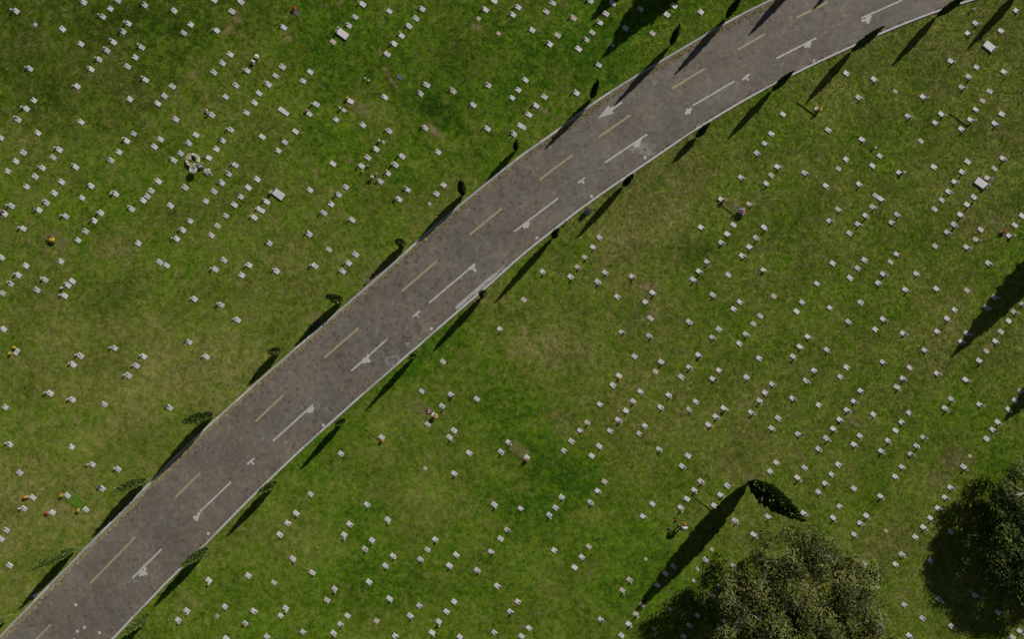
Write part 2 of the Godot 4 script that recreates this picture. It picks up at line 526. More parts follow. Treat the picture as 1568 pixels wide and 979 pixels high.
func kerb(which: String, line: PackedVector2Array, side: float) -> void:
	var node := Node3D.new()
	node.name = which + "_kerb"
	add_child(node)
	node.set_meta("kind", "structure")
	node.set_meta("label", "long pale concrete kerb on the %s side of the paved road" % which)
	# equal lengths along the line
	var samples := PackedVector2Array()
	var acc := 0.0
	var gap := 0.9 / S / 2.0
	samples.append(line[0])
	for i in range(1, line.size()):
		var a := line[i - 1]; var b := line[i]
		var L := a.distance_to(b)
		var t := gap - acc
		while t < L:
			samples.append(a.lerp(b, t / L))
			t += gap
		acc = L - (t - gap)
	var shades := ["pale", "cool", "worn"]
	var tones := {
		"pale": [Color(0.25, 0.25, 0.25), Color(0.41, 0.41, 0.41)], "cool": [Color(0.18, 0.195, 0.21), Color(0.30, 0.315, 0.335)], "worn": [Color(0.19, 0.18, 0.165), Color(0.36, 0.35, 0.33)]}
	var k := 0
	var drift := 0.0
	while k + 4 < samples.size():
		var len_ := 4 if rng.randf() < 0.7 else 3
		if k + len_ >= samples.size(): break
		var inside := false
		for q in range(k, k + len_ + 1):
			if samples[q].x > -70 and samples[q].x < 1640 and samples[q].y > -70 and samples[q].y < 1050: inside = true
		if inside:
			var b := MB.new()
			var half := 0.088 / S
			drift = clampf(drift + rng.randf_range(-0.3, 0.3), -0.5, 0.5)
			var top := 0.125 + rng.randf_range(-0.012, 0.012)
			for q in range(k, k + len_):
				var a := samples[q]; var c := samples[q + 1]
				var ta := (samples[mini(q + 1, samples.size() - 1)] - samples[maxi(q - 1, 0)]).normalized()
				var tc := (samples[mini(q + 2, samples.size() - 1)] - samples[q]).normalized()
				if q == k: a += ta * 0.12
				if q == k + len_ - 1: c -= tc * 0.12
				var na := Vector2(-ta.y, ta.x); var nc := Vector2(-tc.y, tc.x)
				a += na * drift; c += nc * drift
				var prof := [[-half, -0.02], [-half, top - 0.02], [-half + 0.35, top], [half - 0.35, top], [half, top - 0.02], [half, -0.02]]
				for m in prof.size() - 1:
					var p: Array = prof[m]; var r: Array = prof[m + 1]
					var v := func(o: Vector2, n: Vector2, w: Array) -> Vector3: return gp(o.x + n.x * w[0], o.y + n.y * w[0], w[1])
					b.quad(v.call(a, na, p), v.call(c, nc, p), v.call(c, nc, r), v.call(a, na, r))
				if q == k: b.quad(gp(a.x - na.x * half, a.y - na.y * half, 0), gp(a.x - na.x * half, a.y - na.y * half, top - 0.02), gp(a.x + na.x * half, a.y + na.y * half, top - 0.02), gp(a.x + na.x * half, a.y + na.y * half, 0))
				if q == k + len_ - 1: b.quad(gp(c.x - nc.x * half, c.y - nc.y * half, 0), gp(c.x - nc.x * half, c.y - nc.y * half, top - 0.02), gp(c.x + nc.x * half, c.y + nc.y * half, top - 0.02), gp(c.x + nc.x * half, c.y + nc.y * half, 0))
			var r := rng.randf()
			var cool_here := side < 0.0
			var s: String = shades[1] if (cool_here and r < 0.6) else (shades[2] if r > 0.86 else shades[0])
			put("kerb_stone", b.done(), textured("kerb_" + s, tones[s][0], tones[s][1], 0.03, 0.7, 0.9, 4.0), node)
		k += len_

func gutter_dirt() -> void:
	# sandy dirt and dry weeds lie in the gutter of the upper kerb, thin ones along the lower
	var n := FastNoiseLite.new(); n.seed = 77; n.frequency = 0.09; n.fractal_octaves = 3
	var b := MB.new()
	var prev := []
	for k in upper_kerb.size() * 6 - 6:
		var q := k / 6; var f := (k % 6) / 6.0
		var a := upper_kerb[q].lerp(upper_kerb[mini(q + 1, upper_kerb.size() - 1)], f)
		var t := (upper_kerb[mini(q + 1, upper_kerb.size() - 1)] - upper_kerb[maxi(q - 1, 0)]).normalized()
		var nn := Vector2(-t.y, t.x)
		var w := 3.2 + n.get_noise_1d(k * 3.0) * 4.5 + n.get_noise_1d(k * 11.0 + 500.0) * 3.0
		if a.x < 260: w += 1.6
		var cur := [gp(a.x + nn.x * 1.5, a.y + nn.y * 1.5, ROAD_TOP + 0.012), gp(a.x + nn.x * (2.0 + maxf(w, 0.6)), a.y + nn.y * (2.0 + maxf(w, 0.6)), ROAD_TOP - 0.002)]
		if prev.size() > 0: b.quad(prev[0], cur[0], cur[1], prev[1])
		prev = cur
	var d := struct("gutter_dirt", b.done(), textured("gutter_dirt", Color(0.15, 0.12, 0.072), Color(0.30, 0.245, 0.15), 0.04, 1.2, 0.95, 6.0))
	d.set_meta("label", "strip of sandy dirt in the gutter of the upper kerb")
	# weeds
	var tr: Array[Transform3D] = []
	var cs: Array[Color] = []
	for line_i in 2:
		var line := upper_kerb if line_i == 0 else lower_kerb
		for k in 9000 if line_i == 0 else 1800:
			var u := rng.randf() * (line.size() - 2)
			var a := line[int(u)].lerp(line[int(u) + 1], u - int(u))
			if a.x < -20 or a.x > 1590 or a.y > 1000 or a.y < -20: continue
			var dens := n.get_noise_1d(u * 18.0) + 0.35
			if rng.randf() > dens + (0.25 if line_i == 0 else -0.1): continue
			var t := (line[int(u) + 1] - line[int(u)]).normalized()
			var off := (2.4 + absf(rng.randfn(0.0, 3.2))) if line_i == 0 else -(2.2 + absf(rng.randfn(0.0, 0.9)))
			var p := a + Vector2(-t.y, t.x) * off
			tr.append(Transform3D(Basis(Vector3.UP, rng.randf() * TAU).scaled(Vector3.ONE * rng.randf_range(0.6, 1.3)), gp(p.x, p.y, ROAD_TOP - 0.005)))
			var c := Color(0.30, 0.24, 0.115) if rng.randf() < 0.72 else Color(0.085, 0.10, 0.025)
			if line_i == 1: c = Color(0.14, 0.11, 0.06)
			cs.append(c * rng.randf_range(0.6, 1.25))
	multi("gutter_weeds", tuft(10, 0.06, 0.05, 0.012), tr, cs, tinted("weed", 0.9, true))

func multi(called: String, mesh: Mesh, tr: Array[Transform3D], cs: Array[Color], material: Material) -> MultiMeshInstance3D:
	var mm := MultiMesh.new()
	mm.transform_format = MultiMesh.TRANSFORM_3D
	mm.use_colors = true
	mm.mesh = mesh
	mm.instance_count = tr.size()
	for i in tr.size():
		mm.set_instance_transform(i, tr[i])
		mm.set_instance_color(i, cs[i])
	var o := MultiMeshInstance3D.new()
	o.name = called
	o.multimesh = mm
	o.material_override = material
	o.set_meta("kind", "stuff")
	add_child(o)
	return o

func tuft(blades: int, spread: float, height: float, width: float) -> ArrayMesh:
	var b := MB.new()
	for i in blades:
		var a := rng.randf() * TAU
		var base := Vector3(cos(a), 0, sin(a)) * spread * sqrt(rng.randf())
		var d := rng.randf() * TAU
		var lean := Vector3(cos(d), 0, sin(d))
		var side := lean.cross(Vector3.UP) * width * rng.randf_range(0.7, 1.3)
		var h := height * rng.randf_range(0.6, 1.0)
		var reach := h * rng.randf_range(0.6, 1.7)
		var m := base + lean * reach * 0.45 + Vector3.UP * h * 0.8
		var tip := base + lean * reach + Vector3.UP * h
		b.col = Color.WHITE * rng.randf_range(0.8, 1.2)
		b.quad(base - side, base + side, m + side * 0.8, m - side * 0.8)
		b.tri(m - side * 0.8, m + side * 0.8, tip)
	return b.done()

func paint_strip(a: Vector2, c: Vector2, w: float, worn: float) -> ArrayMesh:
	# a painted bar as a thin sheet, its edges a little uneven and its worn bits missing
	var b := MB.new()
	var d := (c - a).normalized()
	var n := Vector2(-d.y, d.x)
	var steps := int(a.distance_to(c) / 1.6)
	var y := ROAD_TOP + 0.004
	for lane in 3:
		for k in steps:
			if lane != 1 and rng.randf() < worn: continue
			var p := a.lerp(c, float(k) / steps); var q := a.lerp(c, float(k + 1) / steps)
			var w0 := (lane / 3.0 - 0.5) * w / S; var w1 := ((lane + 1) / 3.0 - 0.5) * w / S
			var e0 := rng.randf_range(-0.22, 0.22) if lane == 0 else 0.0
			var e1 := rng.randf_range(-0.22, 0.22) if lane == 2 else 0.0
			b.quad(gp(p.x + n.x * (w0 + e0), p.y + n.y * (w0 + e0), y), gp(q.x + n.x * (w0 + e0), q.y + n.y * (w0 + e0), y), gp(q.x + n.x * (w1 + e1), q.y + n.y * (w1 + e1), y), gp(p.x + n.x * (w1 + e1), p.y + n.y * (w1 + e1), y))
	return b.done()

func painted_pavers(parent: Node3D, spots: Array, material: Material) -> void:
	# whole pavers painted: the nearest paver to each spot gets a thin hexagon of paint
	var used := {}
	for s: Vector2 in spots:
		var best := -1
		var bd := 1e9
		for i in paver_centres.size():
			var dd := paver_centres[i].distance_squared_to(s)
			if dd < bd:
				bd = dd
				best = i
		if used.has(best): continue
		used[best] = true
		var p := paver_centres[best]
		var c := gp(p.x, p.y, ROAD_TOP + 0.0045)
		var turn := atan2(-0.643, 0.766)
		var b := MB.new()
		for i in 6:
			var a0 := TAU * i / 6 + turn; var a1 := TAU * (i + 1) / 6 + turn
			b.tri(c, c + Vector3(cos(a0), 0, sin(a0)) * PAVER * 0.97, c + Vector3(cos(a1), 0, sin(a1)) * PAVER * 1.06)
		put("painted_block", b.done(), material, parent)

func markings() -> void:
	var yellow := textured("yellow_paint", Color(0.17, 0.145, 0.085), Color(0.33, 0.27, 0.13), 0.05, 1.4, 0.8, 3.0)
	var white := textured("white_paint", Color(0.24, 0.235, 0.22), Color(0.42, 0.415, 0.40), 0.05, 1.4, 0.8, 3.0)
	var nth := ["lowest", "second", "third", "fourth", "fifth", "sixth", "seventh", "eighth", "ninth", "tenth", "eleventh", "topmost"]
	var ys := [[40, 996, 78, 957], [138, 894.5, 207.4, 823], [268.7, 762, 307.3, 724.3], [391.6, 645.6, 434.5, 605], [496.5, 548.5, 549.4, 502.5], [615.8, 446, 669, 400], [718.8, 359.8, 767.8, 319.7], [826, 275.5, 876.6, 237.5],
		[916.7, 210, 965.5, 176], [1029, 135.4, 1079, 105], [1129.5, 76, 1171, 52], [1219.6, 27, 1267.6, 3]]
	for i in ys.size():
		var s: Array = ys[i]
		var o := put("yellow_lane_dash", paint_strip(Vector2(s[0], s[1]), Vector2(s[2], s[3]), 0.165, 0.03), yellow)
		tag(o, "faded yellow lane dash painted on the pavers, %s of twelve counted up the road" % nth[i], "road marking", "yellow lane dashes")
	var ws := [[203, 886, 247.8, 841.4, 217, 876.6], [306.5, 784, 353.8, 738.7, 300.5, 791], [417.9, 676, 479.7, 620, 474, 627.5], [538, 568.5, 594, 518.6, 558.4, 551.9], [657.5, 463.8, 725.7, 405.8, 724, 410.5], [787.5, 354.7, 854.4, 303.6, 806, 343],
		[926.4, 249, 991, 205.6, 973.7, 219.5], [1061, 161.4, 1124.4, 124.4, 1053, 168.6], [1188.4, 89.4, 1249.7, 58.2, 1235, 69], [1318.7, 27.6, 1381, 0, 1325, 29]]
	for i in ws.size():
		var s: Array = ws[i]
		var o := thing("white_parking_line", "white line with a stub of painted blocks, %s of ten up the road" % (nth[i] if i < 9 else "topmost"), "road marking", Vector3.ZERO, 0.0, "white parking lines")
		put("line", paint_strip(Vector2(s[0], s[1]), Vector2(s[2], s[3]), 0.145 if i % 2 == 0 else 0.13, 0.08 if i in [4] else 0.03), white, o)
		painted_pavers(o, stub(Vector2(s[4], s[5]), i), white)
	var extra := [[384.4, 706.4, "between the second and third white lines"], [637.5, 481, "below the fifth white line"], [890.7, 276.3, "beyond the sixth white line"], [1141.8, 118, "just above the eighth white line"]]
	for i in extra.size():
		var o := thing("white_paver_mark", "white T of painted pavers alone %s" % extra[i][2], "road marking", Vector3.ZERO, 0.0, "white paver marks")
		var q := Vector2(extra[i][0], extra[i][1])
		put("bar", paint_strip(q - Vector2(5.4, -4.5), q + Vector2(5.4, -4.5), 0.17, 0.06), white, o)
		put("stem", paint_strip(q + Vector2(0.9, 1.1), q + Vector2(4.2, 5.2), 0.17, 0.06), white, o)
	var single := [[118.8, 927, "near the bottom of the road, upper one"], [132, 961, "near the bottom of the road, in the middle"], [121, 968, "near the bottom of the road, left of the middle"], [151.5, 968.6, "near the bottom of the road, right one"], [114, 978, "at the very bottom of the frame"], [321, 817.6, "below the second white line by the kerb"], [493.7, 653, "below the third white line by the kerb"],
		[659, 505, "at the end of the crumbled gutter pavers"], [907, 299, "by the lower kerb right of the green cart"], [822, 365, "by the lower kerb left of the green cart"], [1245.4, 92, "by the kerb below the ninth white line"], [1067.4, 193, "at the kerb below the eighth white line"], [987.7, 242.6, "below the mosaic of pale pavers"]]
	for s in single:
		var o := thing("single_white_paver", "one pale paver %s" % s[2], "road marking", Vector3.ZERO, 0.0, "single white pavers")
		painted_pavers(o, [Vector2(s[0], s[1])], white)
	# the big direction arrow
	var ar := MB.new()
	var y := ROAD_TOP + 0.005
	var v := func(px: float, py: float) -> Vector3: return gp(px, py, y)
	var tip := Vector2(915, 181.5); var l := Vector2(931.6, 161.3); var r := Vector2(939.8, 173.4)
	for k in 24:
		var a := l.lerp(r, k / 24.0); var b := l.lerp(r, (k + 1) / 24.0)
		ar.tri(v.call(tip.x, tip.y), v.call(a.x, a.y), v.call(b.x, b.y))
	ar.quad(v.call(934.2, 165.1), v.call(951.5, 155.2), v.call(953.5, 157.6), v.call(937.2, 169.5))
	var ao := put("direction_arrow", ar.done(), textured("arrow_paint", Color(0.20, 0.20, 0.195), Color(0.40, 0.40, 0.39), 0.06, 1.6, 0.8, 3.0))
	tag(ao, "big white arrow painted on the pavers pointing down the road", "road marking")
	# the pale worn band along the lower kerb
	var band := MB.new()
	for lane in 6:
		for k in 60:
			var t := k / 60.0
			if rng.randf() < (0.05 + 0.5 * smoothstep(0.72, 1.0, t)): continue
			var x0 := lerpf(702.5, 776.0, t); var x1 := lerpf(702.5, 776.0, t + 1 / 60.0)
			var width := 5.6 * (1.0 - 0.35 * smoothstep(0.6, 1.0, t))
			var off0 := -3.0 - width * lane / 6.0 - 0.3; var off1 := -3.0 - width * (lane + 1) / 6.0 - 0.3
			var q := func(px: float, off: float) -> Vector3: return gp(px + off * 0.655, at_x(lower_kerb, px) + off * 0.755, ROAD_TOP + 0.004)
			band.quad(q.call(x0, off0), q.call(x1, off0), q.call(x1, off1), q.call(x0, off1))
	var bo := put("white_kerb_band", band.done(), textured("band_paint", Color(0.20, 0.195, 0.18), Color(0.46, 0.455, 0.44), 0.09, 2.2, 0.85, 5.0))
	tag(bo, "worn white painted band along the lower kerb beside the middle cypress", "road marking")

func stub(c: Vector2, kind: int, tee := false) -> Array:
	var d := Vector2(0.766, -0.643); var n := Vector2(0.643, 0.766)
	var w := 4.6
	if tee: return [c - d * w * 1.3, c - d * w * 0.4, c, c + d * w * 0.8, c + d * w * 1.5, c + n * w * 0.8, c + n * w * 1.3]
	match kind % 3:
		0: return [c, c + d * w, c - d * w, c + n * w, c + n * w + d * w * 0.6, c + d * w * 2]
		1: return [c, c + d * w, c - d * w, c - d * w * 0.4 + n * w, c + n * w * 0.9]
	return [c, c + d * w, c + n * w, c - d * w]

# ---------------------------------------------------------------- grass
var plots := [[1240, 161, 1.95, 0.88, 0.10, "green", "raised green turf plot under the sunflowers by the kerb cypress shadow"], [1473, 178, 1.95, 0.86, 0.09, "green", "raised turf plot ending at a vase marker near the top right slab"],
	[114, 766, 1.95, 0.85, 0.08, "bright", "bright green turf plot between two markers with yellow flowers"], [549.5, 165, 2.2, 0.98, 0.022, "straw", "yellowed turf plot beside the marker with yellow flowers, far above the road"],
	[89.4, 370, 1.95, 1.15, 0.022, "straw", "straw coloured turf plot by the yellow chrysanthemum pot"], [1120, 316, 2.2, 0.9, 0.07, "straw", "yellowed turf plot between yellow flowers and the balloon pile"],
	[1531, 347, 1.9, 1.0, 0.015, "straw", "straw coloured turf plot beside the red flowers near the frame edge"], [646.5, 627, 2.0, 1.0, 0.025, "straw", "straw coloured turf plot under the red and white flower cross"],
	[576, 661, 1.8, 0.8, 0.07, "green", "green turf plot behind the single yellow bouquet below the road"], [794, 690, 1.9, 0.85, 0.07, "straw", "turf plot with a dark edge above the purple flower pile"],
	[1083, 767, 1.95, 0.85, 0.09, "green", "green turf plot close beside the tall cypress shadow"]]

func in_plot(x: float, y: float) -> int:
	for i in plots.size():
		var p: Array = plots[i]
		var dx: float = (x - p[0]) * S; var dy: float = (y - p[1]) * S
		if absf(dx) > 1.5 or absf(dy) > 1.5: continue
		var c := cos(deg_to_rad(TILT)); var s := sin(deg_to_rad(TILT))
		if absf(dx * c + dy * s) < p[2] / 2 and absf(-dx * s + dy * c) < p[3] / 2: return i
	return -1

func plot_colour(kind: String) -> Color:
	match kind:
		"bright": return Color(0.085, 0.165, 0.008)
		"green": return Color(0.125, 0.172, 0.012)
	return Color(0.135, 0.148, 0.032)

func grass() -> void:
	var tr: Array[Transform3D] = []
	var cs: Array[Color] = []
	var bl := FastNoiseLite.new(); bl.seed = 31; bl.frequency = 0.22; bl.fractal_octaves = 2
	var meshes := [tuft(14, 0.085, 0.042, 0.011)]
	for k in 400000:
		var x := rng.randf_range(-22.0, 1590.0)
		var y := rng.randf_range(-22.0, 1001.0)
		if on_road(x, y, 2.6): continue
		var i := sample(x, y)
		if soil[i] > 0.25 and rng.randf() < soil[i]: continue
		var n := bl.get_noise_2d(x, y)
		var c := ground_colour(dry[i] + rng.randfn(0.0, 0.12) + n * 0.30, lush[i] * (1.06 + n * 0.55) * rng.randf_range(0.65, 1.35), soil[i] * 0.6)
		if rng.randf() < 0.035: c = Color(0.21, 0.18, 0.075) * rng.randf_range(0.7, 1.2)
		var h := 0.0
		var p := in_plot(x, y)
		if p >= 0:
			h = plots[p][4]
			c = plot_colour(plots[p][5]) * rng.randf_range(0.65, 1.3)
		tr.append(Transform3D(Basis(Vector3.UP, rng.randf() * TAU).scaled(Vector3(1, rng.randf_range(0.55, 1.1), 1) * rng.randf_range(0.75, 1.2)), gp(x, y, h)))
		cs.append(c)
	# clumps of straw lie about in the sward
	for k in 2600:
		var x := rng.randf_range(-20.0, 1588.0)
		var y := rng.randf_range(-20.0, 999.0)
		if on_road(x, y, 6.0): continue
		if rng.randf() > dry[sample(x, y)] * 1.9: continue
		var a := rng.randf() * TAU
		var straw := Color(0.20, 0.172, 0.068) * rng.randf_range(0.7, 1.15)
		for q in 7:
			var along := rng.randfn(0.0, 2.6); var across := rng.randfn(0.0, 0.8)
			tr.append(Transform3D(Basis(Vector3.UP, rng.randf() * TAU).scaled(Vector3(1, 0.9, 1)), gp(x + cos(a) * along - sin(a) * across, y + sin(a) * along + cos(a) * across, 0.006)))
			cs.append(straw * rng.randf_range(0.8, 1.2))
	multi("lawn_grass", meshes[0], tr, cs, tinted("grass", 0.9, true))

func turf_plots() -> void:
	for p in plots:
		var b := MB.new()
		b.block(Vector3.ZERO, Vector3(p[2], p[4], p[3]), 0.008)
		var o := thing("turf_plot", p[6], "turf plot", gp(p[0], p[1]), -deg_to_rad(TILT), "turfed grave plots")
		var c := plot_colour(p[5])
		put("sod", b.done(), textured("sod_" + p[5], c * 0.7, c * 1.15, 0.06, 1.5, 0.95, 6.0), o)
		# cut edges of bare earth along the sod, dark to strengthen its shadow line
		var e := MB.new()
		for s in [[0.0, -p[3] / 2 - 0.022, p[2] + 0.08, 0.035], [0.0, p[3] / 2 + 0.022, p[2] + 0.08, 0.035]]:
			e.block(Vector3(s[0], 0.0, s[1]), Vector3(s[2], 0.012, s[3]), 0.003)
		put("cut_edge", e.done(), textured("cut_edge", Color(0.06, 0.043, 0.025), Color(0.16, 0.115, 0.065), 0.08, 1.5, 0.95, 4.0), o)

# ---------------------------------------------------------------- trees
func cypress_crown(h: float, r: float, sprays: int, tint: Color, seed_: int) -> Array:
	var g := RandomNumberGenerator.new()
	g.seed = seed_
	var lumps := FastNoiseLite.new(); lumps.seed = seed_; lumps.frequency = 0.9
	var prof := func(t: float) -> float:
		# t from 0 at the lowest twigs to 1 at the tip
		return r * pow(sin(PI * pow(clampf(t, 0.0, 1.0), 0.80)), 0.95) * (1.06 - 0.2 * t)
	var y0 := 0.03 * h
	var core := MB.new()
	core.smooth(true)
	core.col = tint * 0.75
	var rows := []
	for k in 15:
		var t := 0.015 + 0.97 * k / 14.0
		var ring := []
		for i in 12:
			var a := TAU * i / 12
			var y := y0 + (h - y0) * t
			var rr: float = prof.call(t) * (0.70 + 0.5 * lumps.get_noise_3d(cos(a) * 2, y * 1.6, sin(a) * 2))
			ring.append(Vector3(cos(a) * rr, y, sin(a) * rr))
		rows.append(ring)
	for k in 14:
		for i in 12:
			core.quad(rows[k][i], rows[k][(i + 1) % 12], rows[k + 1][(i + 1) % 12], rows[k + 1][i])
	core.smooth(false)
	for k in sprays:
		var t := g.randf()
		if g.randf() * r > prof.call(t) * 1.05 + 0.05 * r: t = g.randf() * 0.7
		var a := g.randf() * TAU
		var y := y0 + (h - y0) * t
		var lump := lumps.get_noise_3d(cos(a) * 2, y * 1.6, sin(a) * 2)
		var rr: float = prof.call(t) * (0.84 + 0.62 * lump + g.randf_range(-0.14, 0.14))
		var out := Vector3(cos(a), 0, sin(a))
		var p := out * rr + Vector3.UP * y
		var len_ := (0.15 + 0.15 * r) * g.randf_range(0.6, 1.9)
		var dir := (out * g.randf_range(0.25, 0.9) + Vector3.UP * g.randf_range(0.5, 1.0) + Vector3(g.randf_range(-0.3, 0.3), 0, g.randf_range(-0.3, 0.3))).normalized()
		if t > 0.9: dir = (dir + Vector3.UP).normalized()
		var side := dir.cross(out).normalized().rotated(dir, g.randf_range(-0.9, 0.9)) * len_ * 0.34
		core.col = tint * (g.randf_range(0.7, 1.3) + 0.7 * lump)
		var mid := p + dir * len_ * 0.5
		core.tri(p, mid - side, mid + side + out * 0.02)
		core.tri(mid - side, p + dir * len_, mid + side + out * 0.02)
	var trunk := MB.new()
	trunk.smooth(true)
	var tw := 0.035 + 0.010 * h
	trunk.tube([Vector3(0, -0.05, 0), Vector3(0, 0.15, 0), Vector3(0.01, h * 0.2, 0), Vector3(0, h * 0.6, 0)], [tw * 1.4, tw, tw * 0.85, tw * 0.35], 8)
	return [trunk.done(), core.done()]

func cypress(x: float, y: float, h: float, lx: float, ly: float, w: float, label: String, shape: Array, shape_h: float, shape_r: float) -> void:
	var o := thing("cypress_tree", label, "cypress tree", gp(x, y), 0.0, "cypresses along the kerbs")
	var lean := Vector3(lx, h, ly).normalized()
	var q := Basis(Quaternion(Vector3.UP, lean)) * Basis(Vector3.UP, rng.randf() * TAU)
	o.basis = q.scaled_local(Vector3(w / shape_r, h / shape_h, w / shape_r) * Vector3(0.55 if h < 5.8 else 1.0, 1.0, 0.55 if h < 5.8 else 1.0))
	var bark := textured("bark", Color(0.10, 0.085, 0.07), Color(0.26, 0.23, 0.20), 0.05, 2.0, 0.9, 8.0)
	put("trunk", shape[0], bark, o)
	put("crown", shape[1], tinted("conifer", 0.85, true), o)

func trees() -> void:
	var shapes := []
	for k in 5:
		shapes.append(cypress_crown(4.5, 0.42, 2600, [Color(0.110, 0.160, 0.032), Color(0.094, 0.142, 0.030), Color(0.115, 0.158, 0.034), Color(0.086, 0.132, 0.028), Color(0.135, 0.140, 0.040)][k], 40 + k))
	var up := "slender cypress on the upper kerb, %s counted from the bottom of the road"
	var lo := "slender cypress on the lower kerb, %s counted from the bottom of the road"
	var nth := ["first", "second", "third", "fourth", "fifth", "sixth", "seventh", "eighth", "ninth", "tenth", "eleventh", "twelfth", "thirteenth", "fourteenth", "fifteenth", "sixteenth"]
	# x, y, height, lean x, lean y, half width
	var us := [[10, 947, 4.9, 0, 0, 0.40], [116, 840, 5.02, 0, -0.1, 0.42], [225, 734, 4.84, 0, -0.2, 0.46], [327, 634, 5.63, 0.08, -0.15, 0.50], [429, 538, 2.86, 0, -0.1, 0.42], [524, 461, 3.92, -0.25, -0.28, 0.45], [619.7, 376.4, 2.9, -0.24, -0.15, 0.40], [710, 298.5, 4.21, 0, -0.3, 0.44],
		[789.5, 231, 2.76, 0.07, -0.2, 0.32], [906, 151, 4.12, 0, -0.1, 0.36], [1027, 69, 4.65, -0.4, 0.3, 0.36], [1111.6, 28, 4.32, -0.2, 0.2, 0.38], [1224, -32, 4.5, 0, 0, 0.38], [1322, -71, 4.5, 0, 0, 0.36]]
	for i in us.size():
		var s: Array = us[i]
		cypress(s[0], s[1], s[2], s[3], s[4], s[5], up % nth[i], shapes[(4 if i == 4 else i % 4)], 4.5, 0.42)
	var ls := [[230, 940, 4.4, 0, -0.1, 0.42], [319, 839, 4.92, 0.06, -0.16, 0.44], [424, 739, 4.7, 0.15, -0.3, 0.38], [527.7, 644, 4.2, 0.3, -0.3, 0.34], [636, 546, 4.5, 0.15, -0.2, 0.32], [740, 453, 4.6, 0.1, -0.1, 0.38], [847, 363.7, 5.2, 0.08, 0, 0.36], [954.5, 284.5, 4.21, 0.05, 0, 0.36], [1065.6, 210.7, 2.6, 0.4, -0.5, 0.36],
		[1182, 139, 4.02, 0.07, -0.14, 0.36], [1303.4, 79, 4.41, 0.25, -0.18, 0.40], [1433.6, 25.5, 3.9, 0, 0, 0.38], [1562, -14, 4.7, 0, 0, 0.42]]
	for i in ls.size():
		var s: Array = ls[i]
		cypress(s[0], s[1], s[2], s[3], s[4], s[5], lo % nth[i], shapes[(i + 2) % 4], 4.5, 0.42)
	var big := cypress_crown(10.3, 0.98, 8000, Color(0.088, 0.140, 0.034), 91)
	cypress(1147, 738, 10.2, 0.12, 0.20, 0.64, "tall dark green cypress standing alone near the broad olive tree", big, 10.3, 0.98)
	cypress(1638, 347, 10.4, 0, 0, 0.8, "tall cypress beyond the frame edge casting the long shadow at the mid right", big, 10.3, 0.98)
	cypress(1677, 490, 8.1, 0, 0, 0.75, "tall cypress beyond the frame edge casting the small lower right shadow tip", big, 10.3, 0.98)
	var mid_ := cypress_crown(6.5, 0.9, 3600, Color(0.04, 0.065, 0.02), 95)  # out of view, placed to cast the spiky shadow at the top edge
	for s in [[1040, -42, 6.6, 0.60, "lowest of four unseen trees past the top edge, shading the lawn"], [1019, -96, 6.5, 0.62, "leftmost of four unseen trees past the top edge, shading the lawn"], [1084, -76, 6.6, 0.75, "rightmost of four unseen trees past the top edge, shading the lawn"], [1050, -66, 6.2, 0.7, "middle one of four unseen trees past the top edge, shading the lawn"]]:
		cypress(s[0], s[1], s[2], 0, 0, s[3], s[4], mid_, 6.5, 0.9)
	broad_tree("olive_tree", 1198, 920, 7.5, 3.0, 4.3, 300, [Color(0.076, 0.096, 0.019), Color(0.122, 0.132, 0.036), Color(0.036, 0.050, 0.011)], 5, "broad olive green tree with pale twigs beside the tall cypress", true)
	broad_tree("broadleaf_tree", 1568, 808, 6.3, 2.2, 2.3, 280, [Color(0.050, 0.078, 0.015), Color(0.090, 0.112, 0.028), Color(0.032, 0.052, 0.011)], 17, "dark green broad tree cut by the lower right frame edge", false)

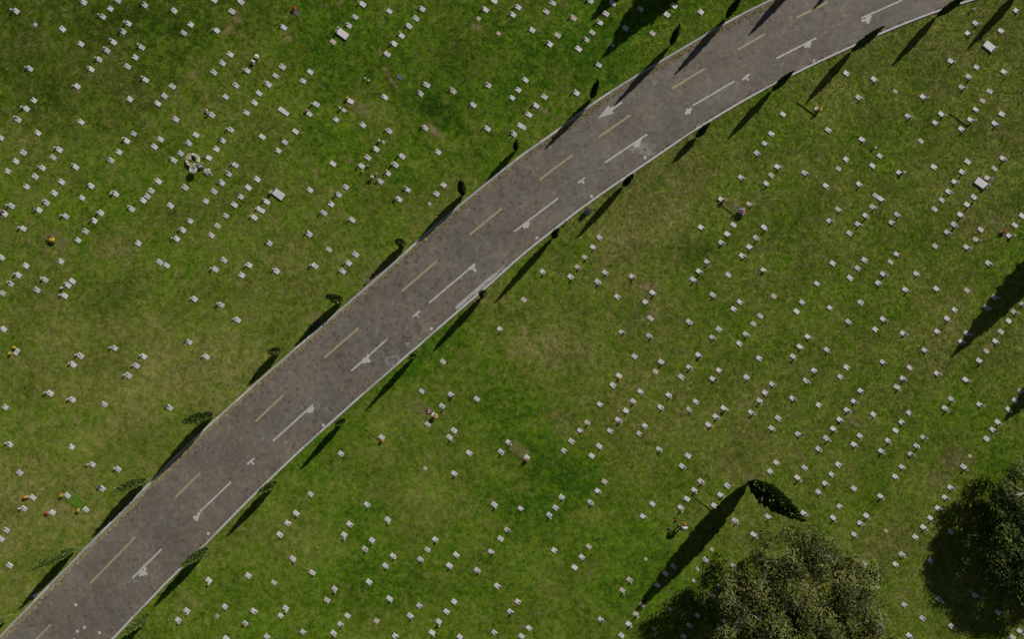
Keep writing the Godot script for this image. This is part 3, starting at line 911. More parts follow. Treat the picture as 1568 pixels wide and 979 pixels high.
func broad_tree(called: String, x: float, y: float, rh: float, rv: float, hc: float, clumps: int, tones: Array, seed_: int, label: String, twiggy: bool) -> void:
	var g := RandomNumberGenerator.new()
	g.seed = seed_
	var o := thing(called, label, "tree", gp(x, y), 0.0, "broad trees")
	var wood := MB.new()
	wood.smooth(true)
	wood.tube([Vector3(0, -0.1, 0), Vector3(0.03, 0.5, 0), Vector3(0.08, 1.6, 0.05)], [0.42, 0.30, 0.26], 10)
	put("trunk", wood.done(), textured("grey_bark", Color(0.13, 0.115, 0.10), Color(0.32, 0.29, 0.25), 0.04, 1.6, 0.9, 8.0), o)
	var crown := MB.new()
	var twigs := MB.new()
	twigs.smooth(true)
	var fork := Vector3(0.08, 1.55, 0.05)
	var edge := FastNoiseLite.new(); edge.seed = seed_; edge.frequency = 0.7
	var centres := []
	for k in clumps:
		var a := g.randf() * TAU
		var rad := sqrt(g.randf())
		var reach := 1.0 + (0.28 if twiggy else 0.16) * edge.get_noise_2d(cos(a) * 1.6, sin(a) * 1.6)
		var rr := rh * rad * reach * 0.92
		# upper shell mostly, some hanging below
		var top := sqrt(maxf(0.0, 1.0 - rad * rad * 0.92))
		var v := g.randf_range(-0.45, 1.0)
		if g.randf() < 0.6: v = g.randf_range(0.6, 1.0)
		var c := Vector3(cos(a) * rr, hc + rv * top * v + 1.1 * edge.get_noise_2d(rr * 2.0, a * 3.0), sin(a) * rr)
		if twiggy and c.x > 1.2 and g.randf() < 0.30: continue
		if c.y < 1.4: c.y = 1.4 + g.randf() * 0.5
		centres.append(c)
	# limbs: nine main ones, then a branch to each clump from its nearest limb
	var limbs := []
	for k in 9:
		var a := TAU * (k + g.randf_range(-0.3, 0.3)) / 9
		var pts := [fork]
		var d := Vector3(cos(a), 0, sin(a))
		for q in range(1, 6):
			var f := q / 5.0
			pts.append(fork + d.rotated(Vector3.UP, g.randf_range(-0.25, 0.25)) * rh * 0.72 * f + Vector3.UP * (hc + rv * 0.45 - 1.55) * sqrt(f) + Vector3(0, g.randf_range(-0.2, 0.2), 0))
		limbs.append(pts)
		twigs.tube(pts, [0.17, 0.13, 0.10, 0.075, 0.05, 0.025], 6)
	for c: Vector3 in centres:
		var best := fork
		var bd := 1e9
		for pts: Array in limbs:
			for p: Vector3 in pts:
				if p.distance_to(c) < bd and p.length() < c.length() + 0.6:
					bd = p.distance_to(c)
					best = p
		var m := (best + c) / 2 + Vector3(g.randf_range(-0.3, 0.3), g.randf_range(0.0, 0.3), g.randf_range(-0.3, 0.3))
		var end := c + (c - best).normalized() * (0.5 if twiggy else 0.2)
		twigs.tube([best, m, end], [0.04, 0.03, 0.012], 5)
		if twiggy and g.randf() < 0.5:
			var d := Vector3(g.randf_range(-1, 1), g.randf_range(0.3, 1.0), g.randf_range(-1, 1)).normalized()
			twigs.tube([c, c + d * 0.6, c + d * 1.05 + Vector3(g.randf_range(-0.2, 0.2), 0.05, g.randf_range(-0.2, 0.2))], [0.022, 0.016, 0.006], 4)
	for c: Vector3 in centres:
		var R := g.randf_range(0.5, 1.0) if not twiggy else g.randf_range(0.55, 1.35)
		var tone: Color = tones[0]
		var r := g.randf()
		if r < 0.3: tone = tones[1]
		elif r > 0.75: tone = tones[2]
		if twiggy and g.randf() < 0.06: tone = Color(0.12, 0.095, 0.05)
		for k in int(270 * R):
			var p := Vector3(g.randfn(), g.randfn() * 0.75, g.randfn())
			p = p.normalized() * R * pow(g.randf(), 0.45)
			p.y *= 0.7
			var at := c + p
			var n := (p.normalized() + Vector3(g.randf_range(-0.8, 0.8), g.randf_range(0.1, 1.2), g.randf_range(-0.8, 0.8))).normalized()
			var u := n.cross(Vector3(g.randf_range(-1, 1), g.randf_range(-0.3, 0.3), g.randf_range(-1, 1))).normalized()
			var w := n.cross(u)
			var L := g.randf_range(0.06, 0.145)
			crown.col = tone * g.randf_range(0.6, 1.4)
			crown.tri(at - u * L, at + w * L * 0.5, at + u * L)
			crown.tri(at - u * L, at + u * L, at - w * L * 0.5 + n * 0.02)
	put("branches", twigs.done(), textured("twig_bark", Color(0.18, 0.16, 0.135), Color(0.42, 0.385, 0.34), 0.05, 1.6, 0.85, 4.0), o)
	put("crown", crown.done(), tinted("broadleaf", 0.8, true), o)

# ---------------------------------------------------------------- graves
# Each token is a marker: its place on one of sixteen survey sheets (3.915 sheet units to a plan unit) and what it is like:
# b bare with a vase hole, n plain, v an upright vase, f a vase with small faded flowers, t weathered, u weathered with a vase, s small, d dark, g grey (in some the shade of trees is put into the colour), L a large slab
var sheets := [
	[0, 0, "100,67v 214,146s 378,175b 505,14v 709,3n 664,53b 620,101v 773,142v 740,190v 488,264b 684,254v 643,302v 598,357v 851,284v 813,344b 767,399b 550,416v 182,412v 466,518v 876,480v 206,602b 162,654v 110,718v 489,732b 230,798b 8,827n 143,916b 98,968b 358,898v 321,945g 780,595b 803,802b 762,846v 715,912b 667,962v 870,30v 1046,64v 1145,147b 1103,198b 1286,2n 1446,10n 1392,68b 1302,184v 1382,326b 1336,379b 1284,434b 1035,518b 989,576n 948,621b 1057,716b 964,836b 928,880b 1177,810n 1134,859b 1086,921b 1045,962v 1254,947v 1416,512g 1355,581n 1485,425v 1555,560n 1528,617b 1479,676b 1272,690f 1386,779v 1338,844v 1299,895b"],
	[400, 0, "208,75d 137,165v 609,26v 564,102b 526,153v 490,205L 432,251t 769,67n 966,54v 928,110b 887,157v 842,214f 798,263v 756,325v 128,401b 88,455n 44,507v 2,566n 295,432n 252,486g 331,626v 290,684n 122,658n 148,678n 207,789n 144,854n 103,904b 8,821n 449,717b 497,661s 537,608n 610,750b 742,583b 830,463d 954,561v 993,510v 1361,512f 1151,546u 1272,630v 1541,539b 1504,587b 1304,111s 1345,58v 1398,6n 1541,44f 1507,88v 1422,200s 984,768f 1357,772f 1514,803v 1552,753b 1061,913b 846,938f 640,945b 690,895f 736,852s 769,787v"],
	[800, 0, "182,18b 142,70b 407,6f 541,20v 500,82b 306,109u 463,136v 706,54g 907,35n 866,88n 1068,72b 57,180v 211,211t 419,195t 383,237u 163,264v 336,293b 617,168v 780,200t 540,270s 458,391v 18,480b 131,581b 82,634v 39,688b 323,557v 2,762n 1490,803b 1450,862v 1404,919v 1560,685n"],
	[1168, 0, "1516,65f 1272,140v 1226,202n 1424,185b 1353,281L 1122,365v 1278,404b 1230,460f 1441,431b 1190,523u 1357,547t 1316,604t 1274,657b 1237,721v 1187,774v 1387,742f 1429,684b 499,440b 664,475v 571,584v 795,548s 958,582v 867,697v 1029,737b 1067,684v 945,845t 390,780b 321,657n 132,690v 50,803v 8,862v 592,837v 699,936b 497,956b 1435,950f 1224,970n"],
	[0, 250, "47,48b 258,29v 213,80b 457,24v 161,141b 372,113b 328,180b 280,237v 72,257v 237,282f 30,303f 547,136v 494,208b 697,186v 398,319v 607,299f 568,346v 515,409b 143,393f 470,462b 367,590b 12,566b 158,615b 112,672f 67,725v 18,780t 273,700u 224,761b 437,708n 410,733v 391,796v 952,109b 1112,146b 908,166b 885,199b 861,224b 791,275v 1024,255b 1331,118v 1285,170b 1236,228b 1374,66v 1413,12v 1544,97b 1491,147n 1445,202b 1407,250b 1356,316b 1557,277v 1527,327v 1305,376t 1142,348v 1098,402f 1062,454v 1269,433b 831,481b 959,594b 1002,614n 1344,581b 1294,638v 1496,612v 1451,672b 1168,815v 1327,850v 1426,941v"],
	[400, 250, "107,188L 36,233f 5,285n 294,161b 432,4n 509,143g 465,190v 421,246b 377,299f 547,340v 288,425v 50,481v 407,518t 94,649v 323,616v 567,548b 525,600f 490,649v 603,18f 805,10f 760,62f 716,111f 877,159v 827,217f 1051,184b 1094,131b 1009,244s"],
	[800, 250, "461,446b 422,504v 375,566u 331,624u 121,652v 288,682f 495,657v 451,712f 567,801b 656,681v 778,776v 735,833v 8,819t 997,952v 767,930t 1188,218v 1358,246u 1308,86v 1527,22v 1490,72t 1459,122v 1068,385v 1264,370n 1225,425v 1190,477v 1397,447v 1446,385v 1358,503v 1315,555v 1103,592v 1057,650v 1021,697v 1233,670t 1443,642n 1140,790v 1301,833b 1264,875b 1424,916t 1505,798t 1383,963t"],
	[1168, 250, "248,58v 452,33t 655,15n 376,136b 574,126v 675,195t 705,215v 815,58v 1023,22b 1230,5v 1190,52f 1146,113v 1109,170v 1070,221b 1028,276t 1303,122L 1342,88v 1387,32t 1262,203f 1220,248v 1180,308v 1142,367v 1101,415v 1302,398n 1218,504v 1275,458u 1030,497t 1508,372n 1550,315n 1472,436n 450,277u 397,346u 613,315v 655,262u 568,367v 517,420b 417,600b 607,581b 566,630b 521,688b 323,723b 234,835b 201,889n 399,868b 585,836b 509,950v 717,935v 770,357v 803,308u 801,547n 764,592t 717,665v 690,720v 917,662u 850,758f 1037,754v 1221,763t 1147,880b 1100,931v 1349,600v 1385,803v 1338,865v 1549,843u 1503,893u 1471,946n"],
	[0, 500, "25,18v 103,153n 484,177v 440,230v 690,131v 863,181v 820,236v 771,295v 1136,95v 1240,183v 303,402f 436,440v 34,485b 627,468b 1018,488v 62,710v 431,724b 120,878b 557,829f 711,858v"],
	[400, 500, "1430,17v 1090,212t 962,389n 1137,409v 1293,435t 1084,478v 1038,533n 998,588g 1156,624n 1128,665f 1246,759b 1156,882v 983,852s 479,764b 724,664n 1438,752v 1483,695f"],
	[800, 500, "593,35u 758,57u 670,181b 830,213v 796,271t 577,296n 541,353b 705,391b 662,449f 619,506v 572,561v 463,468b 387,577u 344,625v 293,689b 248,746b 524,627b 458,717v 414,776n 26,785n 491,931t 1175,18b 1136,67v 1298,103b 1336,47v 1052,172v 997,245v 951,303b 1176,264b 1139,316v 875,413v 826,484v 733,597b 699,643b 1039,452b 998,498u 1204,490n 1157,541v 1112,590n 817,737v 991,776n 955,839v 1068,930v 1226,955b 1341,306v 1417,191b 1494,347v 1452,398b 1418,445v 1367,515v 1530,551b 1491,611v 1519,818b 1481,870b"],
	[1168, 500, "267,62v 220,122v 178,179v 381,140v 305,265v 256,326v 501,246b 461,302b 175,432v 333,472b 585,388v 543,450v 502,503v 458,559v 418,614v 377,671v 331,735v 209,646v 661,528b 873,519b 829,575v 793,624n 747,685v 706,747v 579,657b 543,708v 450,829b 410,888b 249,848b 204,906v 40,870b 370,942v 544,972n 671,18b 839,43v 1041,31v 1218,40v 1186,92v 966,143n 716,214n 877,247n 836,312u 800,364v 1041,283v 1212,320v 1389,88v 1425,32t 1338,149t 1294,206v 1124,435u 1088,490v 1295,469v 1543,388t 1508,444v 1469,498v 1404,574v 1374,620v 1337,674n 1240,777s 1200,842v 958,666u 920,718v 882,766v 830,843v 790,900v"],
	[0, 729, "200,130n 146,196v 317,221n 411,117n 517,203n 615,77v 41,326b 10,379n 60,537b 1253,627v 1489,599b 1122,809v 1069,866v 1350,785v 1302,842s 1523,812b 1470,885n 1357,975n"],
	[400, 729, "296,110n 210,225v 160,284b 111,352v 190,496v 306,580v 635,173v 531,291b 497,353v 758,263v 664,386v 621,438u 789,480v 743,538v 1043,382f 997,443t 953,501u 1169,474b 1127,538v 1293,565v 1397,172f 1555,196v 1473,324u 1435,377n 1377,455f 1414,661b 1538,754b 1493,815v 1397,940b 1560,962n 77,641t 440,677v 396,746t 147,794v 117,839b 517,839n 475,891v 434,944v 252,937b 35,966b 647,637b 768,736v 947,779b 893,840v 691,871t 1156,755n 1111,815b 1064,874f 1024,940v 803,962v 1190,966n"],
	[800, 729, "234,128v 198,191b 160,234v 407,158f 449,91v 190,447b 397,424t 355,487v 312,549n 778,168n 720,243v 985,138n 946,190v 1028,85v 1184,114v 1144,175v 1272,268v 1470,244v 1383,351f 1135,443s 1098,503t 739,499s 905,541v 855,585n 808,655n 641,624u 597,686u 717,775u 678,828u 634,888v 592,957n 468,862u 38,913b 790,918s 884,803s 1262,540g 1215,598g 1175,663g 1137,718g 1260,811g 1420,848v 1213,873g 1379,895g 1050,838v 1000,897g 967,963g 1175,930t 1535,942v 1050,558s 1027,630s"],
	[1168, 729, "331,96u 457,183b 418,250v 544,78n 617,238v 581,284v 242,225v 702,122v 738,330s 543,350v 911,367b 959,308v 1001,253v 1046,194v 1089,130v 1120,70v 1125,335n 831,471v 793,531b 1003,508v 845,773b 954,854b 1127,901b 1054,740u 1271,718v 1406,818n 874,957v 1536,930v 1495,968n 606,525n 560,577s 690,668s 693,938s"],
]

# things that stand out, for saying where a marker lies
var landmarks := [
	[300, 250, "the round white wreaths"], [525, 52, "the top edge slab"], [427, 298, "the slab with cream flowers"], [1513, 72, "the top right slab"], [1501, 281, "the slab with yellow flowers"],
	[83, 368, "the yellow chrysanthemum pot"], [451, 15, "the top red bouquet"], [41, 760, "the orange bouquet"], [1253, 168, "the sunflowers"], [1133, 327, "the balloon and flower pile"], [658, 630, "the red flower cross"],
	[1045, 808, "the gardener"], [1147, 738, "the tall lone cypress"], [1215, 950, "the broad olive tree"], [897, 323, "the green hoop cart"], [483, 496, "the navy rubbish bag"], [612, 118, "the dark slate marker"], [533, 151, "the upper yellow flowers"],
	[933, 168, "the big white arrow"], [21, 538, "the two yellow sprays"], [1536, 355, "the right edge red bouquet"], [1089, 653, "the pink bouquet"], [586, 674, "the lone yellow bouquet"], [807, 704, "the purple flower pile"], [1550, 830, "the dark green broad tree"],
	[57, 911, "the blue capped standpipe"], [949, 579, "the small yellow bouquet"], [1169, 417, "the mid right yellow bouquet"], [114, 766, "the bright green plot"], [1083, 767, "the cypress shadow turf plot"], [394, 88, "the white flower ball"],
	[0, 0, "the top left corner"], [1568, 0, "the top right corner"], [0, 979, "the bottom left corner"], [1568, 979, "the bottom right corner"], [784, 979, "the bottom edge middle"], [740, 453, "the white kerb band"], [500, 979, "the bottom edge left third"],
	[1568, 540, "the right edge middle"], [715, 0, "the top edge middle"], [200, 0, "the top edge left third"], [0, 240, "the left edge upper third"], [1463, 540, "the long shadow tip"], [983, 940, "the tall cypress shadow tip"], [1354, 556, "the orange sprig"], [1417, 537, "the pink sprig"],
	[1300, 620, "the lawn right of centre"], [1380, 265, "the white and yellow bouquet"],
]

func location(i: int) -> String:
	var here := Vector2(markers[i].x, markers[i].y)
	var names := ["right of", "lower right of", "below", "lower left of", "left of", "upper left of", "above", "upper right of"]
	var ord := ["first", "second", "third", "fourth", "fifth", "sixth", "seventh", "eighth", "ninth", "tenth", "eleventh", "twelfth", "thirteenth", "fourteenth", "fifteenth"]
	var best := ""
	var score := 1e9
	for lm in landmarks:
		var c := Vector2(lm[0], lm[1])
		var d := here - c
		var dist := d.length()
		if dist < 1.0 or dist > 260.0: continue
		var sector := int(round(d.angle() / (PI / 4) + 8)) % 8
		var rank := 0
		for m in markers:
			var e := Vector2(m.x, m.y) - c
			if e.length() < dist - 0.001 and int(round(e.angle() / (PI / 4) + 8)) % 8 == sector: rank += 1
		if rank >= ord.size(): continue
		var sc := rank * 26.0 + dist
		if sc < score:
			score = sc
			best = "%s marker %s %s" % [ord[rank], names[sector], lm[2]]
	return best

func marker_mesh(L: float, W: float, H: float) -> ArrayMesh:
	var b := MB.new()
	b.block(Vector3.ZERO, Vector3(L, H, W), 0.012)
	return b.done()

func survey() -> void:
	for sh in sheets:
		for tok in (sh[2] as String).split(" "):
			var q := (tok as String).split(",")
			var kind := q[1].right(1)
			var x: float = sh[0] + float(q[0]) / 3.915
			var y: float = sh[1] + float(q[1].left(-1)) / 3.915
			var again := false
			for m in markers:
				if Vector2(m.x - x, m.y - y).length() < 4.0: again = true
			if not again: markers.append({x = x, y = y, kind = kind})

func graves() -> void:
	var slab_sizes := {"up": Vector3(0.52, 0.075, 0.355), "down": Vector3(0.49, 0.075, 0.335), "small": Vector3(0.34, 0.05, 0.27), "large": Vector3(1.0, 0.16, 0.58)}
	var slab := {}
	for k in slab_sizes: slab[k] = marker_mesh(slab_sizes[k].x, slab_sizes[k].z, slab_sizes[k].y)
	var stone := [textured("stone_a", Color(0.32, 0.318, 0.316), Color(0.49, 0.487, 0.482), 0.03, 0.9, 0.75, 3.0), textured("stone_b", Color(0.27, 0.269, 0.267), Color(0.41, 0.407, 0.402), 0.03, 0.8, 0.75, 3.0), textured("stone_c", Color(0.34, 0.334, 0.324), Color(0.52, 0.508, 0.493), 0.03, 1.1, 0.75, 3.0)]
	var tan := textured("stone_tan", Color(0.22, 0.19, 0.14), Color(0.47, 0.44, 0.38), 0.06, 1.6, 0.9, 4.0)
	var grey := textured("stone_grey", Color(0.26, 0.265, 0.275), Color(0.40, 0.405, 0.41), 0.05, 1.2, 0.75, 3.0)
	var dark := textured("stone_dark", Color(0.045, 0.048, 0.055), Color(0.085, 0.09, 0.10), 0.05, 1.2, 0.5, 3.0)
	var plate := [textured("plate_a", Color(0.31, 0.31, 0.305), Color(0.46, 0.46, 0.45), 0.09, 2.5, 0.6, 2.0), textured("plate_b", Color(0.20, 0.20, 0.20), Color(0.42, 0.42, 0.415), 0.12, 3.0, 0.6, 2.0)]
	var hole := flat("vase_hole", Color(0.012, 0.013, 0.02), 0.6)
	var vase_m := textured("vase_metal", Color(0.30, 0.30, 0.32), Color(0.52, 0.52, 0.53), 0.08, 2.0, 0.45, 2.0)
	var vase_dark := flat("vase_dark", Color(0.05, 0.055, 0.07), 0.4)
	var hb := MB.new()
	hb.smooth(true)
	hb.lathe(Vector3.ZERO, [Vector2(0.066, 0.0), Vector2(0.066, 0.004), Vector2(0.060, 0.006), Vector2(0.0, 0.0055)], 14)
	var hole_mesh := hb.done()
	var vb := MB.new()
	vb.smooth(true)
	vb.lathe(Vector3.ZERO, [Vector2(0.045, 0.0), Vector2(0.052, 0.02), Vector2(0.050, 0.16), Vector2(0.070, 0.25), Vector2(0.075, 0.265), Vector2(0.060, 0.265), Vector2(0.042, 0.19), Vector2(0.0, 0.18)], 14)
	var vase_mesh := vb.done()
	var pb := {}
	for k in ["up", "down", "large"]:
		var b := MB.new()
		var z: Vector3 = slab_sizes[k]
		b.block(Vector3.ZERO, Vector3(z.x * 0.60, 0.004, z.z * 0.74), 0.001)
		pb[k] = b.done()
	var faded := []
	for k in 6: faded.append(bunch(0.10, 16, [[Color(0.42, 0.30, 0.30), Color(0.45, 0.42, 0.38)], [Color(0.35, 0.22, 0.15), Color(0.4, 0.36, 0.3)], [Color(0.45, 0.44, 0.42), Color(0.3, 0.3, 0.34)], [Color(0.38, 0.16, 0.2), Color(0.42, 0.38, 0.36)], [Color(0.40, 0.30, 0.10), Color(0.4, 0.38, 0.32)], [Color(0.22, 0.2, 0.3), Color(0.45, 0.44, 0.42)]][k], 300 + k))
	for i in markers.size():
		var m: Dictionary = markers[i]
		var above := float(m.y) < at_x(upper_kerb, m.x)
		var end := -1.0 if above else 1.0
		var k: String = m.kind
		var size := "large" if k == "L" else ("small" if k == "s" else ("up" if above else "down"))
		var has_vase := k in ["v", "f", "u"]
		var what := ""
		var mat: Material = stone[rng.randi() % 3]
		match k:
			"b": what = "light grey marker with vase hole"
			"n": what = "plain light grey marker"
			"v": what = "light grey marker with upright vase"
			"f": what = "grey marker with faded flowers"
			"t": what = "weathered tan grave marker"
			"u": what = "weathered tan marker with vase"
			"s": what = "small weathered grave marker"
			"g": what = "dull grey grave marker"
			"d": what = "dark slate grave marker"
			"L": what = "large pale slab tomb"
		if k in ["t", "u", "s"]: mat = tan if rng.randf() < 0.7 else grey
		elif k == "g": mat = grey  # also darkens the stone of plain markers lying in tree shade
		elif k == "d": mat = dark
		var label := what + ", " + location(i)
		if k == "L":
			label = ["large pale slab tomb with two vases near the top edge", "large pale slab tomb in the top right lawn with empty face", "large pale slab tomb with a cream bouquet at its corner", "large pale slab tomb with small yellow bouquet at its corner"][[525, 1513, 427, 1501].find([525, 1513, 427, 1501].reduce(func(a, b): return a if absf(a - m.x) < absf(b - m.x) else b))]
		var kind_name := "vase_grave_marker" if has_vase else ("slab_tomb" if k == "L" else "grave_marker")
		var o := thing(kind_name, label, "slab tomb" if k == "L" else ("vase grave marker" if has_vase else "grave marker"), gp(m.x, m.y), -deg_to_rad(TILT) + rng.randfn(0.0, 0.045), ("slab tombs" if k == "L" else ("markers with vases" if has_vase else "flat grave markers")) + (" above the road" if above else " below the road"))
		if absf(m.x - 26.3) < 1.5 and absf(m.y - 539) < 2.0: o.rotation.y = deg_to_rad(58)
		var z: Vector3 = slab_sizes[size]
		var sunk := rng.randf_range(-0.012, 0.004)
		if k in ["t", "u", "s"]: sunk = rng.randf_range(-0.030, -0.018)
		o.position.y = sunk
		var p := in_plot(m.x, m.y)
		if p >= 0: o.position.y = plots[p][4]
		var f := rng.randf_range(0.93, 1.07)
		var sl := put("slab", slab[size], mat, o)
		sl.scale = Vector3(f, 1, rng.randf_range(0.94, 1.06))
		if size != "small" and k != "d" and rng.randf() < 0.75:
			var pl := put("inscription_plate", pb[size], plate[0 if rng.randf() < 0.6 else 1] if k != "t" and k != "u" else tan, o)
			pl.position = Vector3(-end * z.x * 0.10, z.y, rng.randf_range(-0.008, 0.008))
		if k == "b" or (has_vase and rng.randf() < 0.55) or k == "g":
			var ho := put("vase_hole", hole_mesh, hole, o)
			ho.position = Vector3(end * z.x * (0.32 if k == "b" else 0.24), z.y, rng.randf_range(-0.05, 0.05))
			ho.scale = Vector3.ONE * rng.randf_range(0.85, 1.15)
		if has_vase or k == "L":
			for c in (2 if k == "L" else 1):
				var va := put("vase", vase_mesh, vase_m if rng.randf() < 0.8 else vase_dark, o)
				va.position = Vector3(end * (z.x * 0.5 - rng.randf_range(-0.03, 0.07)), z.y - 0.02, (rng.randf_range(-0.12, 0.12) if k != "L" else -0.18 + 0.3 * c))
				va.scale = Vector3.ONE * rng.randf_range(0.85, 1.25)
				var opening := MB.new()
				if k == "f" or (k == "v" and rng.randf() < 0.12) or k == "u":
					var fl := put("faded_flowers", faded[rng.randi() % 6], tinted("petal", 0.8, true), o)
					fl.position = va.position + Vector3(0, 0.22, 0)
					fl.rotation.y = rng.randf() * TAU
					fl.scale = Vector3.ONE * (1.0 if k == "f" else 0.65)
					va.set_meta("kind", "thing")
	var check := {}
	for o in get_children():
		if o.has_meta("label"):
			var t: String = o.get_meta("label")
			if check.has(t): print("SAME LABEL ", t)
			check[t] = true
	print("markers ", markers.size())

# ---------------------------------------------------------------- flowers
func bunch(r: float, count: int, colours: Array, seed_: int, leafy := 0.35, petal := 0.03) -> ArrayMesh:
	# blossoms as small five-sided cups over leaves, in a dome
	var g := RandomNumberGenerator.new()
	g.seed = seed_
	var b := MB.new()
	for k in int(count * leafy * 2.5):
		var a := g.randf() * TAU
		var out := Vector3(cos(a), g.randf_range(0.1, 0.8), sin(a)).normalized()
		var p := out * r * g.randf_range(0.2, 0.9)
		var s := out.cross(Vector3.UP).normalized() * r * 0.16
		b.col = Color(0.03, 0.06, 0.012) * g.randf_range(0.6, 1.6)
		b.tri(p - s, p + s, p + out * r * 0.5)
	for k in count:
		var a := g.randf() * TAU
		var f := acos(g.randf_range(0.05, 1.0))
		var out := Vector3(cos(a) * sin(f), cos(f) * 0.9 + 0.1, sin(a) * sin(f)).normalized()
		var c := out * r * g.randf_range(0.75, 1.1)
		var u := out.cross(Vector3(0.3, 0.2, 0.9)).normalized()
		var w := out.cross(u)
		var R := petal * g.randf_range(0.75, 1.35)
		var base: Color = colours[g.randi() % colours.size()]
		for q in 5:
			var t0 := TAU * q / 5; var t1 := TAU * (q + 0.8) / 5
			b.col = base * g.randf_range(0.8, 1.2)
			b.tri(c - out * R * 0.35, c + (u * cos(t0) + w * sin(t0)) * R, c + (u * cos(t1) + w * sin(t1)) * R)
	return b.done()

func bouquet(x: float, y: float, r: float, h: float, colours: Array, label: String, seed_: int, count := 30, pot: Color = Color(0.3, 0.3, 0.31), leafy := 0.35) -> Node3D:
	var o := thing("flower_bouquet", label, "flower bouquet", gp(x, y), rng.randf() * TAU, "flowers left on the graves")
	var base := 0.02
	var p := in_plot(x, y)
	if p >= 0: base = plots[p][4]
	o.position.y = base
	var vb := MB.new()
	vb.smooth(true)
	var rr := minf(r * 0.55, 0.09)
	vb.lathe(Vector3.ZERO, [Vector2(rr * 0.7, 0.0), Vector2(rr * 0.75, h * 0.3), Vector2(rr, h * 0.75), Vector2(rr * 0.9, h * 0.76), Vector2(0.0, h * 0.6)], 12)
	put("vase", vb.done(), flat("pot_%d" % int(pot.r * 1000 + pot.b * 99), pot, 0.6), o)
	var fl := put("flowers", bunch(r, count, colours, seed_, leafy, maxf(0.032, r * 0.26)), tinted("petal", 0.8, true), o)
	fl.position.y = h * 0.75
	return o

